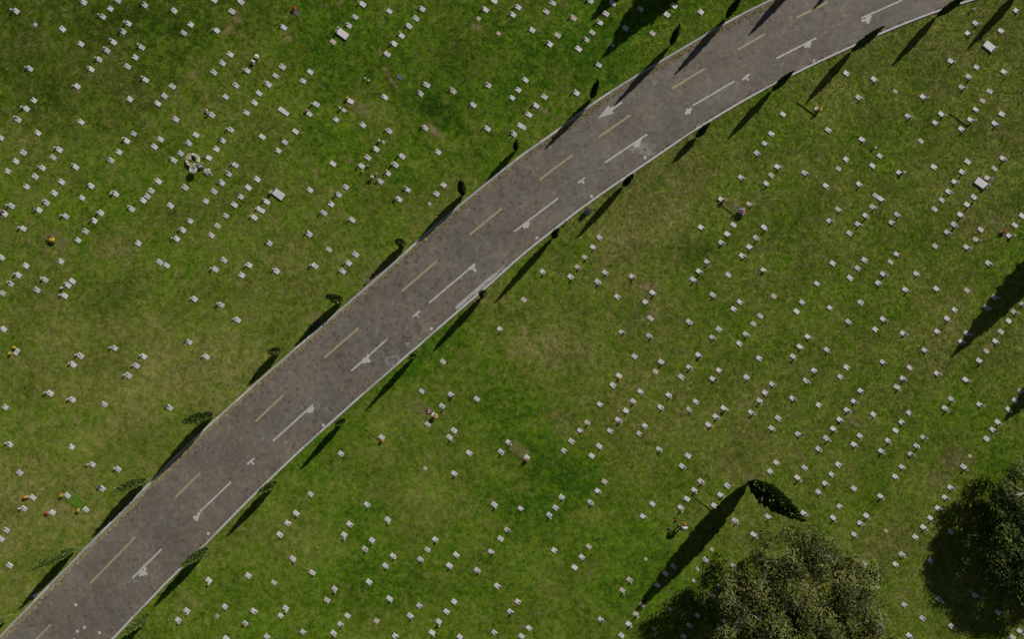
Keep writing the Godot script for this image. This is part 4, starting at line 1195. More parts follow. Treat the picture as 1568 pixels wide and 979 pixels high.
func flowers() -> void:
	var Y := [Color(0.55, 0.38, 0.02), Color(0.62, 0.46, 0.05), Color(0.45, 0.27, 0.01)]
	var O := [Color(0.55, 0.12, 0.02), Color(0.6, 0.2, 0.03), Color(0.55, 0.35, 0.04)]
	var R := [Color(0.45, 0.02, 0.03), Color(0.55, 0.05, 0.06), Color(0.5, 0.12, 0.12)]
	var Pk := [Color(0.5, 0.10, 0.22), Color(0.55, 0.2, 0.32), Color(0.55, 0.35, 0.4)]
	var W := [Color(0.62, 0.62, 0.58), Color(0.55, 0.55, 0.50), Color(0.6, 0.58, 0.42)]
	var Pu := [Color(0.22, 0.10, 0.2), Color(0.3, 0.16, 0.2), Color(0.18, 0.1, 0.08), Color(0.4, 0.3, 0.32)]
	var WY := W + [Color(0.58, 0.45, 0.08)]
	var Mx := [Color(0.5, 0.08, 0.1), Color(0.6, 0.58, 0.55), Color(0.55, 0.25, 0.05), Color(0.35, 0.12, 0.3), Color(0.55, 0.4, 0.06)]
	bouquet(451, 14, 0.17, 0.25, R, "round red bouquet at the end of a dark marker by the top edge", 1, 34)
	bouquet(532.5, 151, 0.14, 0.30, Y, "yellow flowers standing beside the yellowed turf plot above the road", 2)
	bouquet(470.5, 169.5, 0.13, 0.24, Pk, "pink and mauve flowers on a marker far above the road", 3)
	bouquet(416.5, 295.5, 0.17, 0.30, [Color(0.55, 0.5, 0.36), Color(0.5, 0.44, 0.25)], "cream bouquet beside a large slab tomb", 4)
	bouquet(571, 273, 0.18, 0.42, [Color(0.5, 0.45, 0.33), Color(0.4, 0.34, 0.2)], "cream spray on a tall stand between two rows of markers", 5)
	bouquet(577, 267, 0.12, 0.22, [Color(0.45, 0.4, 0.28)], "small cream spray just upper right of the tall cream spray", 6, 20)
	bouquet(555.5, 263, 0.13, 0.24, Y + [Color(0.4, 0.36, 0.2)], "pale yellow spray lower left of the small yellow spray", 7, 18)
	bouquet(563.5, 254.5, 0.11, 0.16, [Color(0.35, 0.33, 0.12)], "small yellow green spray by a marker above the road", 8, 16)
	bouquet(1252, 170.5, 0.19, 0.36, Y + [Color(0.1, 0.05, 0.01)], "sunflowers at the lower corner of the raised turf plot", 9, 22)
	bouquet(1255, 166.5, 0.19, 0.32, Y + O, "yellow and orange flowers at the upper corner of the raised turf plot", 10, 24)
	bouquet(1486.5, 51.5, 0.16, 0.32, Y + [Color(0.55, 0.5, 0.4)], "pale yellow flowers on a marker left of the top right slab", 11)
	bouquet(1507.7, 288, 0.13, 0.26, Y, "small yellow bouquet at the corner of a large slab", 12)
	bouquet(1536, 355, 0.19, 0.30, R + O, "red and orange bouquet beside the straw coloured plot near the edge", 13, 36)
	bouquet(1549, 362, 0.16, 0.34, Mx + W, "mixed flowers at the end of a marker near the right edge", 14)
	bouquet(1381, 265, 0.16, 0.30, WY, "white and yellow flowers on a marker in the right lawn", 15)
	bouquet(1108.5, 307.5, 0.17, 0.38, Y, "bright yellow lilies on the marker above the yellowed plot", 16, 22)
	bouquet(1169.5, 416.5, 0.13, 0.24, Y, "yellow flowers on a lone marker at mid right", 17)
	bouquet(586.3, 674.3, 0.14, 0.28, Y + O, "lone yellow bouquet on a marker below the road", 18)
	bouquet(667.5, 637, 0.22, 0.42, Y + W + O, "white and yellow flowers beside the red and white flower cross", 19, 40)
	bouquet(949, 579.5, 0.12, 0.26, Y, "small yellow bouquet on a marker in the middle lawn", 20)
	bouquet(1089, 653, 0.12, 0.26, Pk, "pink bouquet on a marker in the middle lawn", 21)
	bouquet(1111, 627.5, 0.17, 0.42, W + [Color(0.4, 0.4, 0.2)], "tall white bouquet on a marker two up from the pink bouquet", 22)
	bouquet(1071.5, 546, 0.13, 0.30, Pu + [Color(0.5, 0.4, 0.45)], "purple and white flowers at the end of a weathered marker", 23)
	bouquet(807.5, 704, 0.19, 0.36, Pu + O, "pile of purple and brown flowers at the end of a turf plot", 24, 38)
	bouquet(41.5, 760, 0.17, 0.34, O, "orange bouquet at the upper left end of a marker", 25)
	bouquet(45, 760.5, 0.10, 0.26, Y, "small yellow bouquet right beside the orange bouquet", 26, 18)
	bouquet(74.5, 784.5, 0.15, 0.26, R, "red rose bouquet at the left end of a marker", 27, 34)
	bouquet(97.5, 758, 0.18, 0.34, Y + [Color(0.5, 0.2, 0.03)], "yellow and orange flowers at the upper end of the bright turf plot", 28)
	bouquet(122.5, 780.5, 0.14, 0.24, Y + [Color(0.35, 0.1, 0.03)], "yellow and rust flowers at the lower end of the bright turf plot", 29)
	bouquet(24, 532, 0.15, 0.22, Y, "upper one of two yellow sprays beside the turned marker", 30, 26, Color(0.3, 0.3, 0.31), 0.5)
	bouquet(17.5, 541.5, 0.14, 0.26, Y, "lower one of two yellow sprays beside the turned marker", 31, 22, Color(0.3, 0.3, 0.31), 0.5)
	bouquet(83, 368, 0.23, 0.24, Y, "round yellow chrysanthemum pot on the straw coloured plot", 32, 70, Color(0.03, 0.03, 0.035))
	bouquet(394, 88, 0.22, 0.20, W, "white ball of flowers on the upper lawn", 33, 60, Color(0.3, 0.3, 0.31), 0.1)
	bouquet(388.5, 96.5, 0.20, 0.22, W + [Color(0.12, 0.13, 0.14), Color(0.2, 0.22, 0.2)], "grey and white bouquet just below the white flower ball", 34, 40)
	bouquet(317.5, 170, 0.13, 0.2, W + [Color(0.5, 0.4, 0.15)], "white and yellow flowers at a marker end above the wreaths", 35)
	bouquet(375.5, 955, 0.15, 0.22, [Color(0.25, 0.11, 0.06), Color(0.35, 0.2, 0.12)], "rust brown flowers on a marker close to the bottom edge", 36)
	bouquet(1376.5, 390, 0.10, 0.3, O + Y, "small orange flowers on the upper of two close markers", 37, 18)
	bouquet(1419, 538, 0.11, 0.3, Pk + Pu, "pink sprig on a marker left of the long shadow tip", 38, 18)
	bouquet(1354.5, 556, 0.10, 0.26, O + W, "orange sprig on a marker in the right lawn", 39, 18)
	bouquet(559.5, 121, 0.11, 0.14, W, "left tuft of white flowers lying on the bare lawn", 40, 20)
	bouquet(565, 124, 0.12, 0.14, W, "right tuft of white flowers lying on the bare lawn", 41, 22)
	bouquet(1487, 16, 0.12, 0.3, W + [Color(0.1, 0.1, 0.12)], "white flowers on a tan marker near the top right corner", 42, 22)
	for s in [[522, 166.5, "white ball vase lower left of the yellow flowers above the road"], [581.6, 216, "white round vase beside a small marker above the road"], [173, 296.5, "white ball vase at a marker left of the wreaths"], [67, 426, "white ball vase at a weathered marker near the left edge"], [97, 441, "white ball vase left of a close trio of markers"], [1338, 227, "white ball vase standing alone in the right lawn"]]:
		var o := thing("ball_vase", s[2], "vase", gp(s[0], s[1]), 0.0, "white ball vases")
		var b := MB.new()
		b.smooth(true)
		b.lathe(Vector3.ZERO, [Vector2(0.05, 0.0), Vector2(0.055, 0.18), Vector2(0.095, 0.25), Vector2(0.10, 0.30), Vector2(0.075, 0.33), Vector2(0.05, 0.31), Vector2(0.0, 0.29)], 14)
		put("body", b.done(), textured("vase_metal", Color(0.30, 0.30, 0.32), Color(0.52, 0.52, 0.53), 0.08, 2.0, 0.45, 2.0), o)
		var h := MB.new()
		h.ball(Vector3(0, 0.315, 0), Vector3(0.03, 0.012, 0.03))
		put("opening", h.done(), flat("vase_hole", Color(0.012, 0.013, 0.02), 0.6), o)
	wreaths()
	balloon_pile()
	flower_cross()
	black_vases()

func ring_flowers(R: float, r: float, count: int, colours: Array, seed_: int, gap0 := 0.0, gap1 := 0.0) -> ArrayMesh:
	var g := RandomNumberGenerator.new()
	g.seed = seed_
	var b := MB.new()
	b.col = Color(0.05, 0.07, 0.02)
	b.torus(Vector3(0, r * 0.6, 0), R, r * 0.75, Vector3.UP, 26, 8)
	for k in count:
		var a := g.randf() * TAU
		if a > gap0 and a < gap1: continue
		var f := g.randf_range(-0.5, PI + 0.5)
		var rad := Vector3(cos(a), 0, sin(a))
		var out := (rad * cos(f) + Vector3.UP * sin(f)).normalized()
		var c := rad * R + Vector3.UP * r * 0.6 + out * r * g.randf_range(0.8, 1.1)
		var u := out.cross(Vector3(0.31, 0.5, 0.8)).normalized()
		var w := out.cross(u)
		var base: Color = colours[g.randi() % colours.size()]
		var P := r * g.randf_range(0.35, 0.6)
		for q in 6:
			var t0 := TAU * q / 6; var t1 := TAU * (q + 0.85) / 6
			b.col = base * g.randf_range(0.8, 1.15)
			b.tri(c - out * P * 0.3, c + (u * cos(t0) + w * sin(t0)) * P, c + (u * cos(t1) + w * sin(t1)) * P)
	return b.done()

func wreaths() -> void:
	var W := [Color(0.52, 0.52, 0.51), Color(0.44, 0.44, 0.42), Color(0.46, 0.45, 0.40), Color(0.20, 0.22, 0.16)]
	var pm := tinted("petal", 0.8, true)
	var o := thing("funeral_wreath", "large ring wreath of white flowers with yellow ones and dark leaves", "wreath", gp(296, 246, 0.05), 0.0, "wreaths of the white cluster")
	put("ring", ring_flowers(0.46, 0.15, 330, W + [Color(0.5, 0.45, 0.2), Color(0.35, 0.3, 0.2)], 61), pm, o)
	var s := put("spray", bunch(0.20, 26, [Color(0.6, 0.6, 0.3), Color(0.5, 0.42, 0.05), Color(0.6, 0.6, 0.58)], 62, 0.9, 0.06), pm, o)
	s.position = Vector3(-0.28, 0.12, -0.18)
	o = thing("funeral_spray", "loose fan of white and cream flowers beside the large ring wreath", "flower spray", gp(307.5, 254, 0.06), -0.6, "wreaths of the white cluster")
	put("leaves", bunch(0.26, 6, W, 63, 4.0, 0.03), pm, o)
	put("flowers", bunch(0.30, 46, W + [Color(0.4, 0.34, 0.16), Color(0.45, 0.4, 0.42)], 64, 0.4, 0.055), pm, o)
	o = thing("standing_wreath", "small round white wreath raised on a stand, casting a dark shadow", "wreath", gp(300.5, 262), 0.0, "wreaths of the white cluster")
	var st := MB.new()
	for k in 3:
		var a := TAU * k / 3 + 0.4
		st.tube([Vector3(cos(a) * 0.24, 0, sin(a) * 0.24), Vector3(cos(a) * 0.10, 0.52, sin(a) * 0.10)], [0.012, 0.012], 6)
	put("stand", st.done(), flat("dark_metal", Color(0.03, 0.03, 0.03), 0.5), o)
	var rg := put("ring", ring_flowers(0.23, 0.10, 170, W, 65), pm, o)
	rg.position.y = 0.5
	var md := put("middle_flowers", bunch(0.13, 14, W + [Color(0.06, 0.07, 0.06)], 66, 0.8, 0.05), pm, o)
	md.position.y = 0.48
	o = thing("flower_star", "star shaped white flower piece with a pinkish ribbon tail", "flower piece", gp(317.5, 263, 0.04), 0.0, "wreaths of the white cluster")
	for k in 5:
		var a := TAU * k / 5 + 0.3
		var l := put("lobe", bunch(0.155, 30, W, 70 + k, 0.2, 0.055), pm, o)
		l.position = Vector3(cos(a) * 0.18, 0.0, sin(a) * 0.16)
	var c := put("centre", bunch(0.12, 18, W + [Color(0.5, 0.25, 0.28)], 76, 0.1, 0.04), pm, o)
	c.position.y = 0.06
	var rb := MB.new()
	rb.quad(Vector3(0.26, 0.03, 0.16), Vector3(0.32, 0.04, 0.11), Vector3(0.52, 0.03, 0.36), Vector3(0.44, 0.02, 0.40))
	put("ribbon", rb.done(), flat("ribbon", Color(0.45, 0.30, 0.27), 0.6), o)

func balloon_pile() -> void:
	var pm := tinted("petal", 0.8, true)
	var o := thing("flower_pile", "tall heap of mixed bright flowers at the foot of the yellowed plot", "flower pile", gp(1133.5, 325.5, 0.04), 0.0)
	var sets := [[-0.02, 0.30, -0.12, [Color(0.5, 0.1, 0.1), Color(0.55, 0.2, 0.08), Color(0.6, 0.58, 0.56)], 80], [0.10, 0.38, -0.18, [Color(0.6, 0.6, 0.58), Color(0.45, 0.42, 0.5), Color(0.55, 0.2, 0.05)], 81], [0.02, 0.40, 0.04, [Color(0.4, 0.15, 0.13), Color(0.5, 0.35, 0.32), Color(0.25, 0.12, 0.09)], 82],
		[0.16, 0.30, 0.06, [Color(0.6, 0.6, 0.58), Color(0.5, 0.12, 0.12)], 83], [-0.08, 0.30, 0.10, [Color(0.36, 0.2, 0.15), Color(0.5, 0.4, 0.3)], 84], [0.12, 0.30, 0.20, [Color(0.6, 0.6, 0.6), Color(0.3, 0.28, 0.4)], 85], [0.27, 0.30, 0.16, [Color(0.6, 0.3, 0.03), Color(0.6, 0.42, 0.04)], 86]]
	for s in sets:
		var f := put("flowers", bunch(0.15, 26, s[3], s[4], 0.4, 0.045), pm, o)
		f.position = Vector3(s[0], s[1], s[2])
		var b := MB.new()
		b.tube([Vector3(s[0] * 0.6, 0, s[2] * 0.6), Vector3(s[0], s[1], s[2])], [0.05, 0.07], 8)
		put("vase", b.done(), flat("pot_pile", Color(0.2, 0.15, 0.12), 0.6), o)
	var bl := thing("balloon", "blue foil balloon held in the heap of bright flowers", "balloon", gp(1129.6, 322.5, 0.06), 0.4)
	var b := MB.new()
	b.smooth(true)
	b.ball(Vector3(0, 0.50, 0), Vector3(0.12, 0.10, 0.10), 14, 10)
	put("envelope", b.done(), flat("blue_foil", Color(0.02, 0.22, 0.55), 0.25), bl)
	var st := MB.new()
	st.tube([Vector3(0.05, 0, 0), Vector3(0, 0.41, 0)], [0.006, 0.006], 6)
	put("stick", st.done(), flat("stick", Color(0.5, 0.5, 0.5), 0.6), bl)

func flower_cross() -> void:
	var o := thing("flower_cross", "dark red flower cross with white centres lying on the straw coloured plot", "flower cross", gp(657.8, 630.3, 0.03), -deg_to_rad(42))
	var pm := tinted("petal", 0.8, true)
	var k := 0
	for a in [Vector3(0.17, 0.02, 0), Vector3(-0.19, 0.02, 0), Vector3(0, 0.02, 0.15), Vector3(0, 0.02, -0.17)]:
		var f := put("arm", bunch(0.10, 22, [Color(0.22, 0.01, 0.03), Color(0.30, 0.02, 0.05)], 90 + k, 0.2, 0.04), pm, o)
		f.position = a
		var w := put("white_flower", bunch(0.045, 7, [Color(0.6, 0.58, 0.58)], 95 + k, 0.1, 0.035), pm, o)
		w.position = a * 0.8 + Vector3(0, 0.08, 0)
		k += 1
	var c := put("centre", bunch(0.07, 10, [Color(0.6, 0.6, 0.58), Color(0.3, 0.35, 0.28)], 99, 0.3, 0.04), pm, o)
	c.position.y = 0.05

func black_vases() -> void:
	var i := 0
	for s in [[76.5, 363.5, "upper black vase with white flowers by the yellow chrysanthemum pot"], [78, 367.5, "lower black vase with a pink flower by the yellow chrysanthemum pot"]]:
		bouquet(s[0], s[1], 0.12, 0.36, [Color(0.10, 0.11, 0.13), Color(0.03, 0.035, 0.05), Color(0.5, 0.5, 0.52) if i == 0 else Color(0.5, 0.2, 0.28)], s[2], 110 + i, 22, Color(0.02, 0.022, 0.03), 0.5)
		i += 1
	var o := thing("black_bucket", "black round bucket standing in the tall cypress shadow", "bucket", gp(1091.5, 811.5), 0.0)
	var b := MB.new()
	b.smooth(true)
	b.lathe(Vector3.ZERO, [Vector2(0.11, 0.0), Vector2(0.14, 0.26), Vector2(0.145, 0.27), Vector2(0.13, 0.27), Vector2(0.11, 0.05), Vector2(0.0, 0.05)], 18)
	put("pail", b.done(), flat("black_plastic", Color(0.012, 0.012, 0.014), 0.35), o)
	var w := MB.new()
	w.smooth(true)
	w.ball(Vector3(0.01, 0.24, 0.01), Vector3(0.05, 0.05, 0.05))  # small pale ball stands in for the highlight on the black surface
	put("painted_highlight", w.done(), flat("highlight_grey", Color(0.4, 0.42, 0.45), 0.4), o)

# ---------------------------------------------------------------- the gardener and the tools
# a body as one surface: the smooth union of tapered capsules, meshed as surface nets
func body(bones: Array, cell: float, blend: float) -> ArrayMesh:
	var lo := Vector3(1e9, 1e9, 1e9); var hi := -lo
	for q in bones:
		for k in 2:
			var r: float = q[2 + k] + blend
			lo = lo.min(q[k] - Vector3.ONE * r); hi = hi.max(q[k] + Vector3.ONE * r)
	var n := Vector3i(((hi - lo) / cell).ceil()) + Vector3i.ONE * 2
	var val := PackedFloat32Array(); val.resize(n.x * n.y * n.z); val.fill(1.0)
	var near := PackedInt32Array(); near.resize(n.x * n.y * n.z)
	var best := PackedFloat32Array(); best.resize(n.x * n.y * n.z); best.fill(9.0)
	for bi in bones.size():
		var q: Array = bones[bi]
		var a: Vector3 = q[0]; var b: Vector3 = q[1]
		var ab := b - a
		var l2 := maxf(ab.length_squared(), 1e-9)
		var m: float = maxf(q[2], q[3]) + blend * 1.5 + cell
		var p0 := Vector3i(((a.min(b) - Vector3.ONE * m - lo) / cell).floor()).clamp(Vector3i.ZERO, n - Vector3i.ONE)
		var p1 := Vector3i(((a.max(b) + Vector3.ONE * m - lo) / cell).ceil()).clamp(Vector3i.ZERO, n - Vector3i.ONE)
		for z in range(p0.z, p1.z + 1):
			for y in range(p0.y, p1.y + 1):
				for x in range(p0.x, p1.x + 1):
					var p := lo + Vector3(x, y, z) * cell
					var t := clampf((p - a).dot(ab) / l2, 0.0, 1.0)
					var d: float = p.distance_to(a + ab * t) - lerpf(q[2], q[3], t)
					var k := (z * n.y + y) * n.x + x
					if d < best[k]:
						best[k] = d
						near[k] = bi
					var h := maxf(blend - absf(val[k] - d), 0.0) / blend
					val[k] = minf(val[k], d) - h * h * blend * 0.25
	var at := {}
	var verts: Array[Vector3] = []
	var cols: Array[Color] = []
	var st := SurfaceTool.new()
	st.begin(Mesh.PRIMITIVE_TRIANGLES)
	st.set_smooth_group(0)
	var step := [1, n.x, n.x * n.y]
	for z in n.z - 1:
		for y in n.y - 1:
			for x in n.x - 1:
				var k := (z * n.y + y) * n.x + x
				var inside := 0
				var sum := Vector3.ZERO
				var cnt := 0
				for c in 8:
					if val[k + (c & 1) + ((c >> 1) & 1) * step[1] + ((c >> 2) & 1) * step[2]] < 0.0: inside += 1
				if inside == 0 or inside == 8: continue
				for c in 8:
					for ax in 3:
						if c & (1 << ax): continue
						var e := c | (1 << ax)
						var va := val[k + (c & 1) + ((c >> 1) & 1) * step[1] + ((c >> 2) & 1) * step[2]]
						var vb := val[k + (e & 1) + ((e >> 1) & 1) * step[1] + ((e >> 2) & 1) * step[2]]
						if (va < 0.0) == (vb < 0.0): continue
						var t := va / (va - vb)
						var pc := Vector3(c & 1, (c >> 1) & 1, (c >> 2) & 1)
						var pe := Vector3(e & 1, (e >> 1) & 1, (e >> 2) & 1)
						sum += pc.lerp(pe, t)
						cnt += 1
				at[k] = verts.size()
				verts.append(lo + (Vector3(x, y, z) + sum / cnt) * cell)
				cols.append(bones[near[k]][4])
	for k: int in at:
		var x := k % n.x; var y := (k / n.x) % n.y; var z := k / (n.x * n.y)
		for ax in 3:
			var u: int = step[(ax + 1) % 3]; var w: int = step[(ax + 2) % 3]
			if not (at.has(k - u) and at.has(k - w) and at.has(k - u - w)): continue
			var va := val[k]; var vb := val[k + step[ax]]
			if (va < 0.0) == (vb < 0.0): continue
			var q := [at[k], at[k - u], at[k - u - w], at[k - w]]
			if va < 0.0: q.reverse()
			for i in [0, 1, 2, 0, 2, 3]:
				st.set_color(cols[q[i]])
				st.add_vertex(verts[q[i]])
	st.generate_normals()
	return st.commit()

func people_and_tools() -> void:
	var skin := Color(0.30, 0.17, 0.10)
	var shirt := Color(0.40, 0.40, 0.42)
	var trousers := Color(0.018, 0.018, 0.024)
	var boots := Color(0.05, 0.038, 0.03)
	# a man stooping over a brush cutter: feet apart, hips over them, back bent towards the top of the frame, head down
	var o := thing("person", "person in grey shirt and orange cap stooping with a string trimmer", "person", gp(1042, 806), 0.0)
	var hipL := Vector3(-0.09, 0.80, 0.06); var hipR := Vector3(0.11, 0.80, 0.09)
	var kneeL := Vector3(-0.15, 0.46, -0.06); var kneeR := Vector3(0.14, 0.46, 0.02)
	var ankL := Vector3(-0.16, 0.09, 0.02); var ankR := Vector3(0.13, 0.09, 0.14)
	var pelvis := Vector3(0.01, 0.84, 0.08); var waist := Vector3(0.03, 0.96, 0.00); var chest := Vector3(0.07, 1.12, -0.16); var neck := Vector3(0.08, 1.18, -0.32)
	var head := Vector3(0.07, 1.17, -0.45)
	var shL := Vector3(-0.11, 1.13, -0.24); var shR := Vector3(0.26, 1.12, -0.20)
	var elL := Vector3(-0.22, 0.90, -0.28); var elR := Vector3(0.34, 0.88, -0.14)
	var wrL := Vector3(-0.24, 0.70, -0.18); var wrR := Vector3(0.16, 0.78, -0.16)
	var bones := [
		[hipL, kneeL, 0.088, 0.062, trousers], [hipR, kneeR, 0.088, 0.062, trousers], [kneeL, ankL, 0.062, 0.045, trousers], [kneeR, ankR, 0.062, 0.045, trousers], [hipL, hipR, 0.10, 0.10, trousers],
		[ankL + Vector3(0, -0.035, 0.03), ankL + Vector3(-0.03, -0.045, -0.15), 0.045, 0.038, boots], [ankR + Vector3(0, -0.035, 0.03), ankR + Vector3(0.02, -0.045, -0.15), 0.045, 0.038, boots],
		[pelvis, waist, 0.12, 0.115, shirt], [waist + Vector3(-0.04, 0, 0), chest + Vector3(-0.06, 0, 0), 0.105, 0.125, shirt], [waist + Vector3(0.04, 0, 0), chest + Vector3(0.06, 0, 0), 0.105, 0.125, shirt], [shL, shR, 0.075, 0.075, shirt],
		[chest, neck, 0.09, 0.055, shirt], [neck, head, 0.052, 0.055, skin],
		[shL, elL, 0.056, 0.044, shirt], [shR, elR, 0.056, 0.044, shirt], [elL, wrL, 0.041, 0.029, skin], [elR, wrR, 0.041, 0.029, skin]]
	# the head: skull, jaw, nose, ears, looking down and forward
	bones += [[head + Vector3(0, 0.02, 0.0), head + Vector3(0, 0.0, -0.05), 0.088, 0.078, skin], [head + Vector3(0, -0.05, -0.05), head + Vector3(0, -0.09, -0.07), 0.06, 0.045, skin], [head + Vector3(0, -0.045, -0.125), head + Vector3(0, -0.065, -0.135), 0.012, 0.016, skin], [head + Vector3(-0.088, -0.02, 0.0), head + Vector3(-0.09, 0.01, 0.0), 0.018, 0.02, skin], [head + Vector3(0.088, -0.02, 0.0), head + Vector3(0.09, 0.01, 0.0), 0.018, 0.02, skin]]
	put("body", body(bones, 0.02, 0.035), tinted("clothed", 0.85), o)
	# hands closed on the shaft: palm, four fingers of unequal length, thumb
	for hnd in [[wrL, Vector3(0.25, -0.9, 0.2), -1.0], [wrR, Vector3(-0.6, -0.6, 0.1), 1.0]]:
		var w: Vector3 = hnd[0]
		var d: Vector3 = (hnd[1] as Vector3).normalized()
		var along: Vector3 = Vector3(-0.9, -0.4, 0.05).normalized()
		var side := (along - d * along.dot(d)).normalized()
		var face: Vector3 = d.cross(side) * float(hnd[2])
		var hb := []
		hb.append([w, w + d * 0.03, 0.028, 0.03, skin])
		for k in 4:
			var s := side * (k - 1.5) * 0.021
			var L: float = [0.068, 0.078, 0.073, 0.058][k]
			var p0 := w + d * 0.025 + s * 0.8; var p1 := w + d * 0.09 + s
			var p2 := p1 + d * L * 0.35 + face * L * 0.35; var p3 := p2 + face * L * 0.45 - d * L * 0.30
			hb += [[p0, p1, 0.014, 0.012, skin], [p1, p2, 0.0100, 0.0092, skin], [p2, p3, 0.0092, 0.0078, skin]]
		var t0 := w + d * 0.03 + side * 0.03
		hb += [[t0, t0 + side * 0.03 + d * 0.02 + face * 0.01, 0.013, 0.011, skin], [t0 + side * 0.03 + d * 0.02 + face * 0.01, t0 + side * 0.025 + d * 0.045 + face * 0.03, 0.011, 0.009, skin]]
		put("hand", body(hb, 0.005, 0.008), tinted("clothed", 0.85), o)
	var hair := MB.new()
	hair.smooth(true)
	hair.ball(head + Vector3(0, 0.015, 0.025), Vector3(0.092, 0.075, 0.085), 14, 8)
	put("hair", hair.done(), flat("hair", Color(0.012, 0.010, 0.009), 0.7), o)
	var cap := MB.new()
	cap.smooth(true)
	cap.lathe(head + Vector3(0, 0.035, -0.01), [Vector2(0.100, 0.0), Vector2(0.098, 0.035), Vector2(0.075, 0.072), Vector2(0.035, 0.088), Vector2(0.0, 0.09)], 18)
	cap.smooth(false)
	cap.block(head + Vector3(0, 0.036, -0.135), Vector3(0.14, 0.010, 0.10), 0.003)
	put("cap", cap.done(), flat("orange_cloth", Color(0.36, 0.075, 0.018), 0.85), o)
	var eyes := MB.new()
	for s in [-1, 1]: eyes.ball(head + Vector3(0.033 * s, -0.008, -0.118), Vector3(0.010, 0.008, 0.008), 8, 6)
	put("eyes", eyes.done(), flat("eye", Color(0.03, 0.025, 0.02), 0.3), o)
	# string trimmer
	var t := thing("string_trimmer", "string trimmer with a long thin shaft held by the stooping gardener", "string trimmer", gp(1042, 806), 0.0)
	var a := Vector3(-0.97, 0.06, 0.24); var b := Vector3(0.34, 0.88, -0.22)
	var sh := MB.new()
	sh.smooth(true)
	sh.tube([a, a.lerp(b, 0.5), b], [0.013, 0.013, 0.013], 8)
	put("shaft", sh.done(), flat("shaft_metal", Color(0.16, 0.15, 0.13), 0.35, 0.6), t)
	var hd := MB.new()
	hd.smooth(true)
	hd.lathe(a + Vector3(0, -0.05, 0), [Vector2(0.03, 0.0), Vector2(0.06, 0.01), Vector2(0.065, 0.05), Vector2(0.04, 0.07), Vector2(0.0, 0.08)], 14)
	put("cutting_head", hd.done(), flat("black_plastic", Color(0.012, 0.012, 0.014), 0.35), t)
	var gd := MB.new()
	gd.smooth(true)
	gd.lathe(a + Vector3(0.03, 0.02, -0.01), [Vector2(0.12, 0.0), Vector2(0.11, 0.02), Vector2(0.03, 0.035)], 12)
	put("guard", gd.done(), flat("dark_guard", Color(0.03, 0.03, 0.035), 0.5), t)
	var en := MB.new()
	en.block(b + Vector3(0.0, -0.08, -0.02), Vector3(0.15, 0.15, 0.13), 0.03, 0.5)
	put("engine", en.done(), flat("engine_dark", Color(0.10, 0.035, 0.02), 0.5), t)
	var gr := MB.new()
	gr.tube([Vector3(-0.24, 0.60, -0.14), Vector3(-0.20, 0.68, -0.12)], [0.018, 0.018], 8)
	put("grip", gr.done(), flat("black_plastic", Color(0.012, 0.012, 0.014), 0.35), t)
	# red fuel can
	var c := thing("fuel_can", "small red fuel can with black cap on the grass left of the gardener", "fuel can", gp(1035.4, 797.4), deg_to_rad(68))
	var cb := MB.new()
	cb.block(Vector3.ZERO, Vector3(0.20, 0.20, 0.11), 0.03)
	put("can", cb.done(), flat("red_plastic", Color(0.40, 0.015, 0.02), 0.45), c)
	var cc := MB.new()
	cc.smooth(true)
	cc.tube([Vector3(-0.11, 0.14, 0), Vector3(-0.17, 0.17, 0)], [0.035, 0.03], 10)
	put("spout", cc.done(), flat("black_plastic", Color(0.012, 0.012, 0.014), 0.35), c)
	var ch := MB.new()
	ch.tube([Vector3(-0.05, 0.19, 0), Vector3(-0.03, 0.235, 0), Vector3(0.05, 0.235, 0), Vector3(0.07, 0.19, 0)], [0.012, 0.012, 0.012, 0.012], 6)
	put("handle", ch.done(), flat("red_plastic", Color(0.40, 0.015, 0.02), 0.45), c)
	waste_cart(898.5, 324.5)
	rubbish_bag(483.3, 496.0)
	standpipe(868.3, 339.8, "blue capped standpipe with a yellow flower stuck beside it by the lower kerb", true)
	standpipe(57.2, 910, "blue capped standpipe with a strip of blue hose by the upper kerb", false)
	standpipe(564.6, 429.3, "small blue standpipe close to the upper kerb at mid road", false)
	var h := thing("blue_hose", "short length of blue hose lying in the cypress shadow by the standpipe", "hose", gp(49, 914.6), 0.0)
	var hm := MB.new()
	hm.smooth(true)
	hm.tube([Vector3(0.32, 0.05, -0.19), Vector3(0.12, 0.05, -0.05), Vector3(-0.08, 0.06, 0.03), Vector3(-0.30, 0.05, 0.15)], [0.03, 0.035, 0.035, 0.03], 8)
	put("pipe", hm.done(), flat("hose_blue", Color(0.02, 0.09, 0.26), 0.5), h)

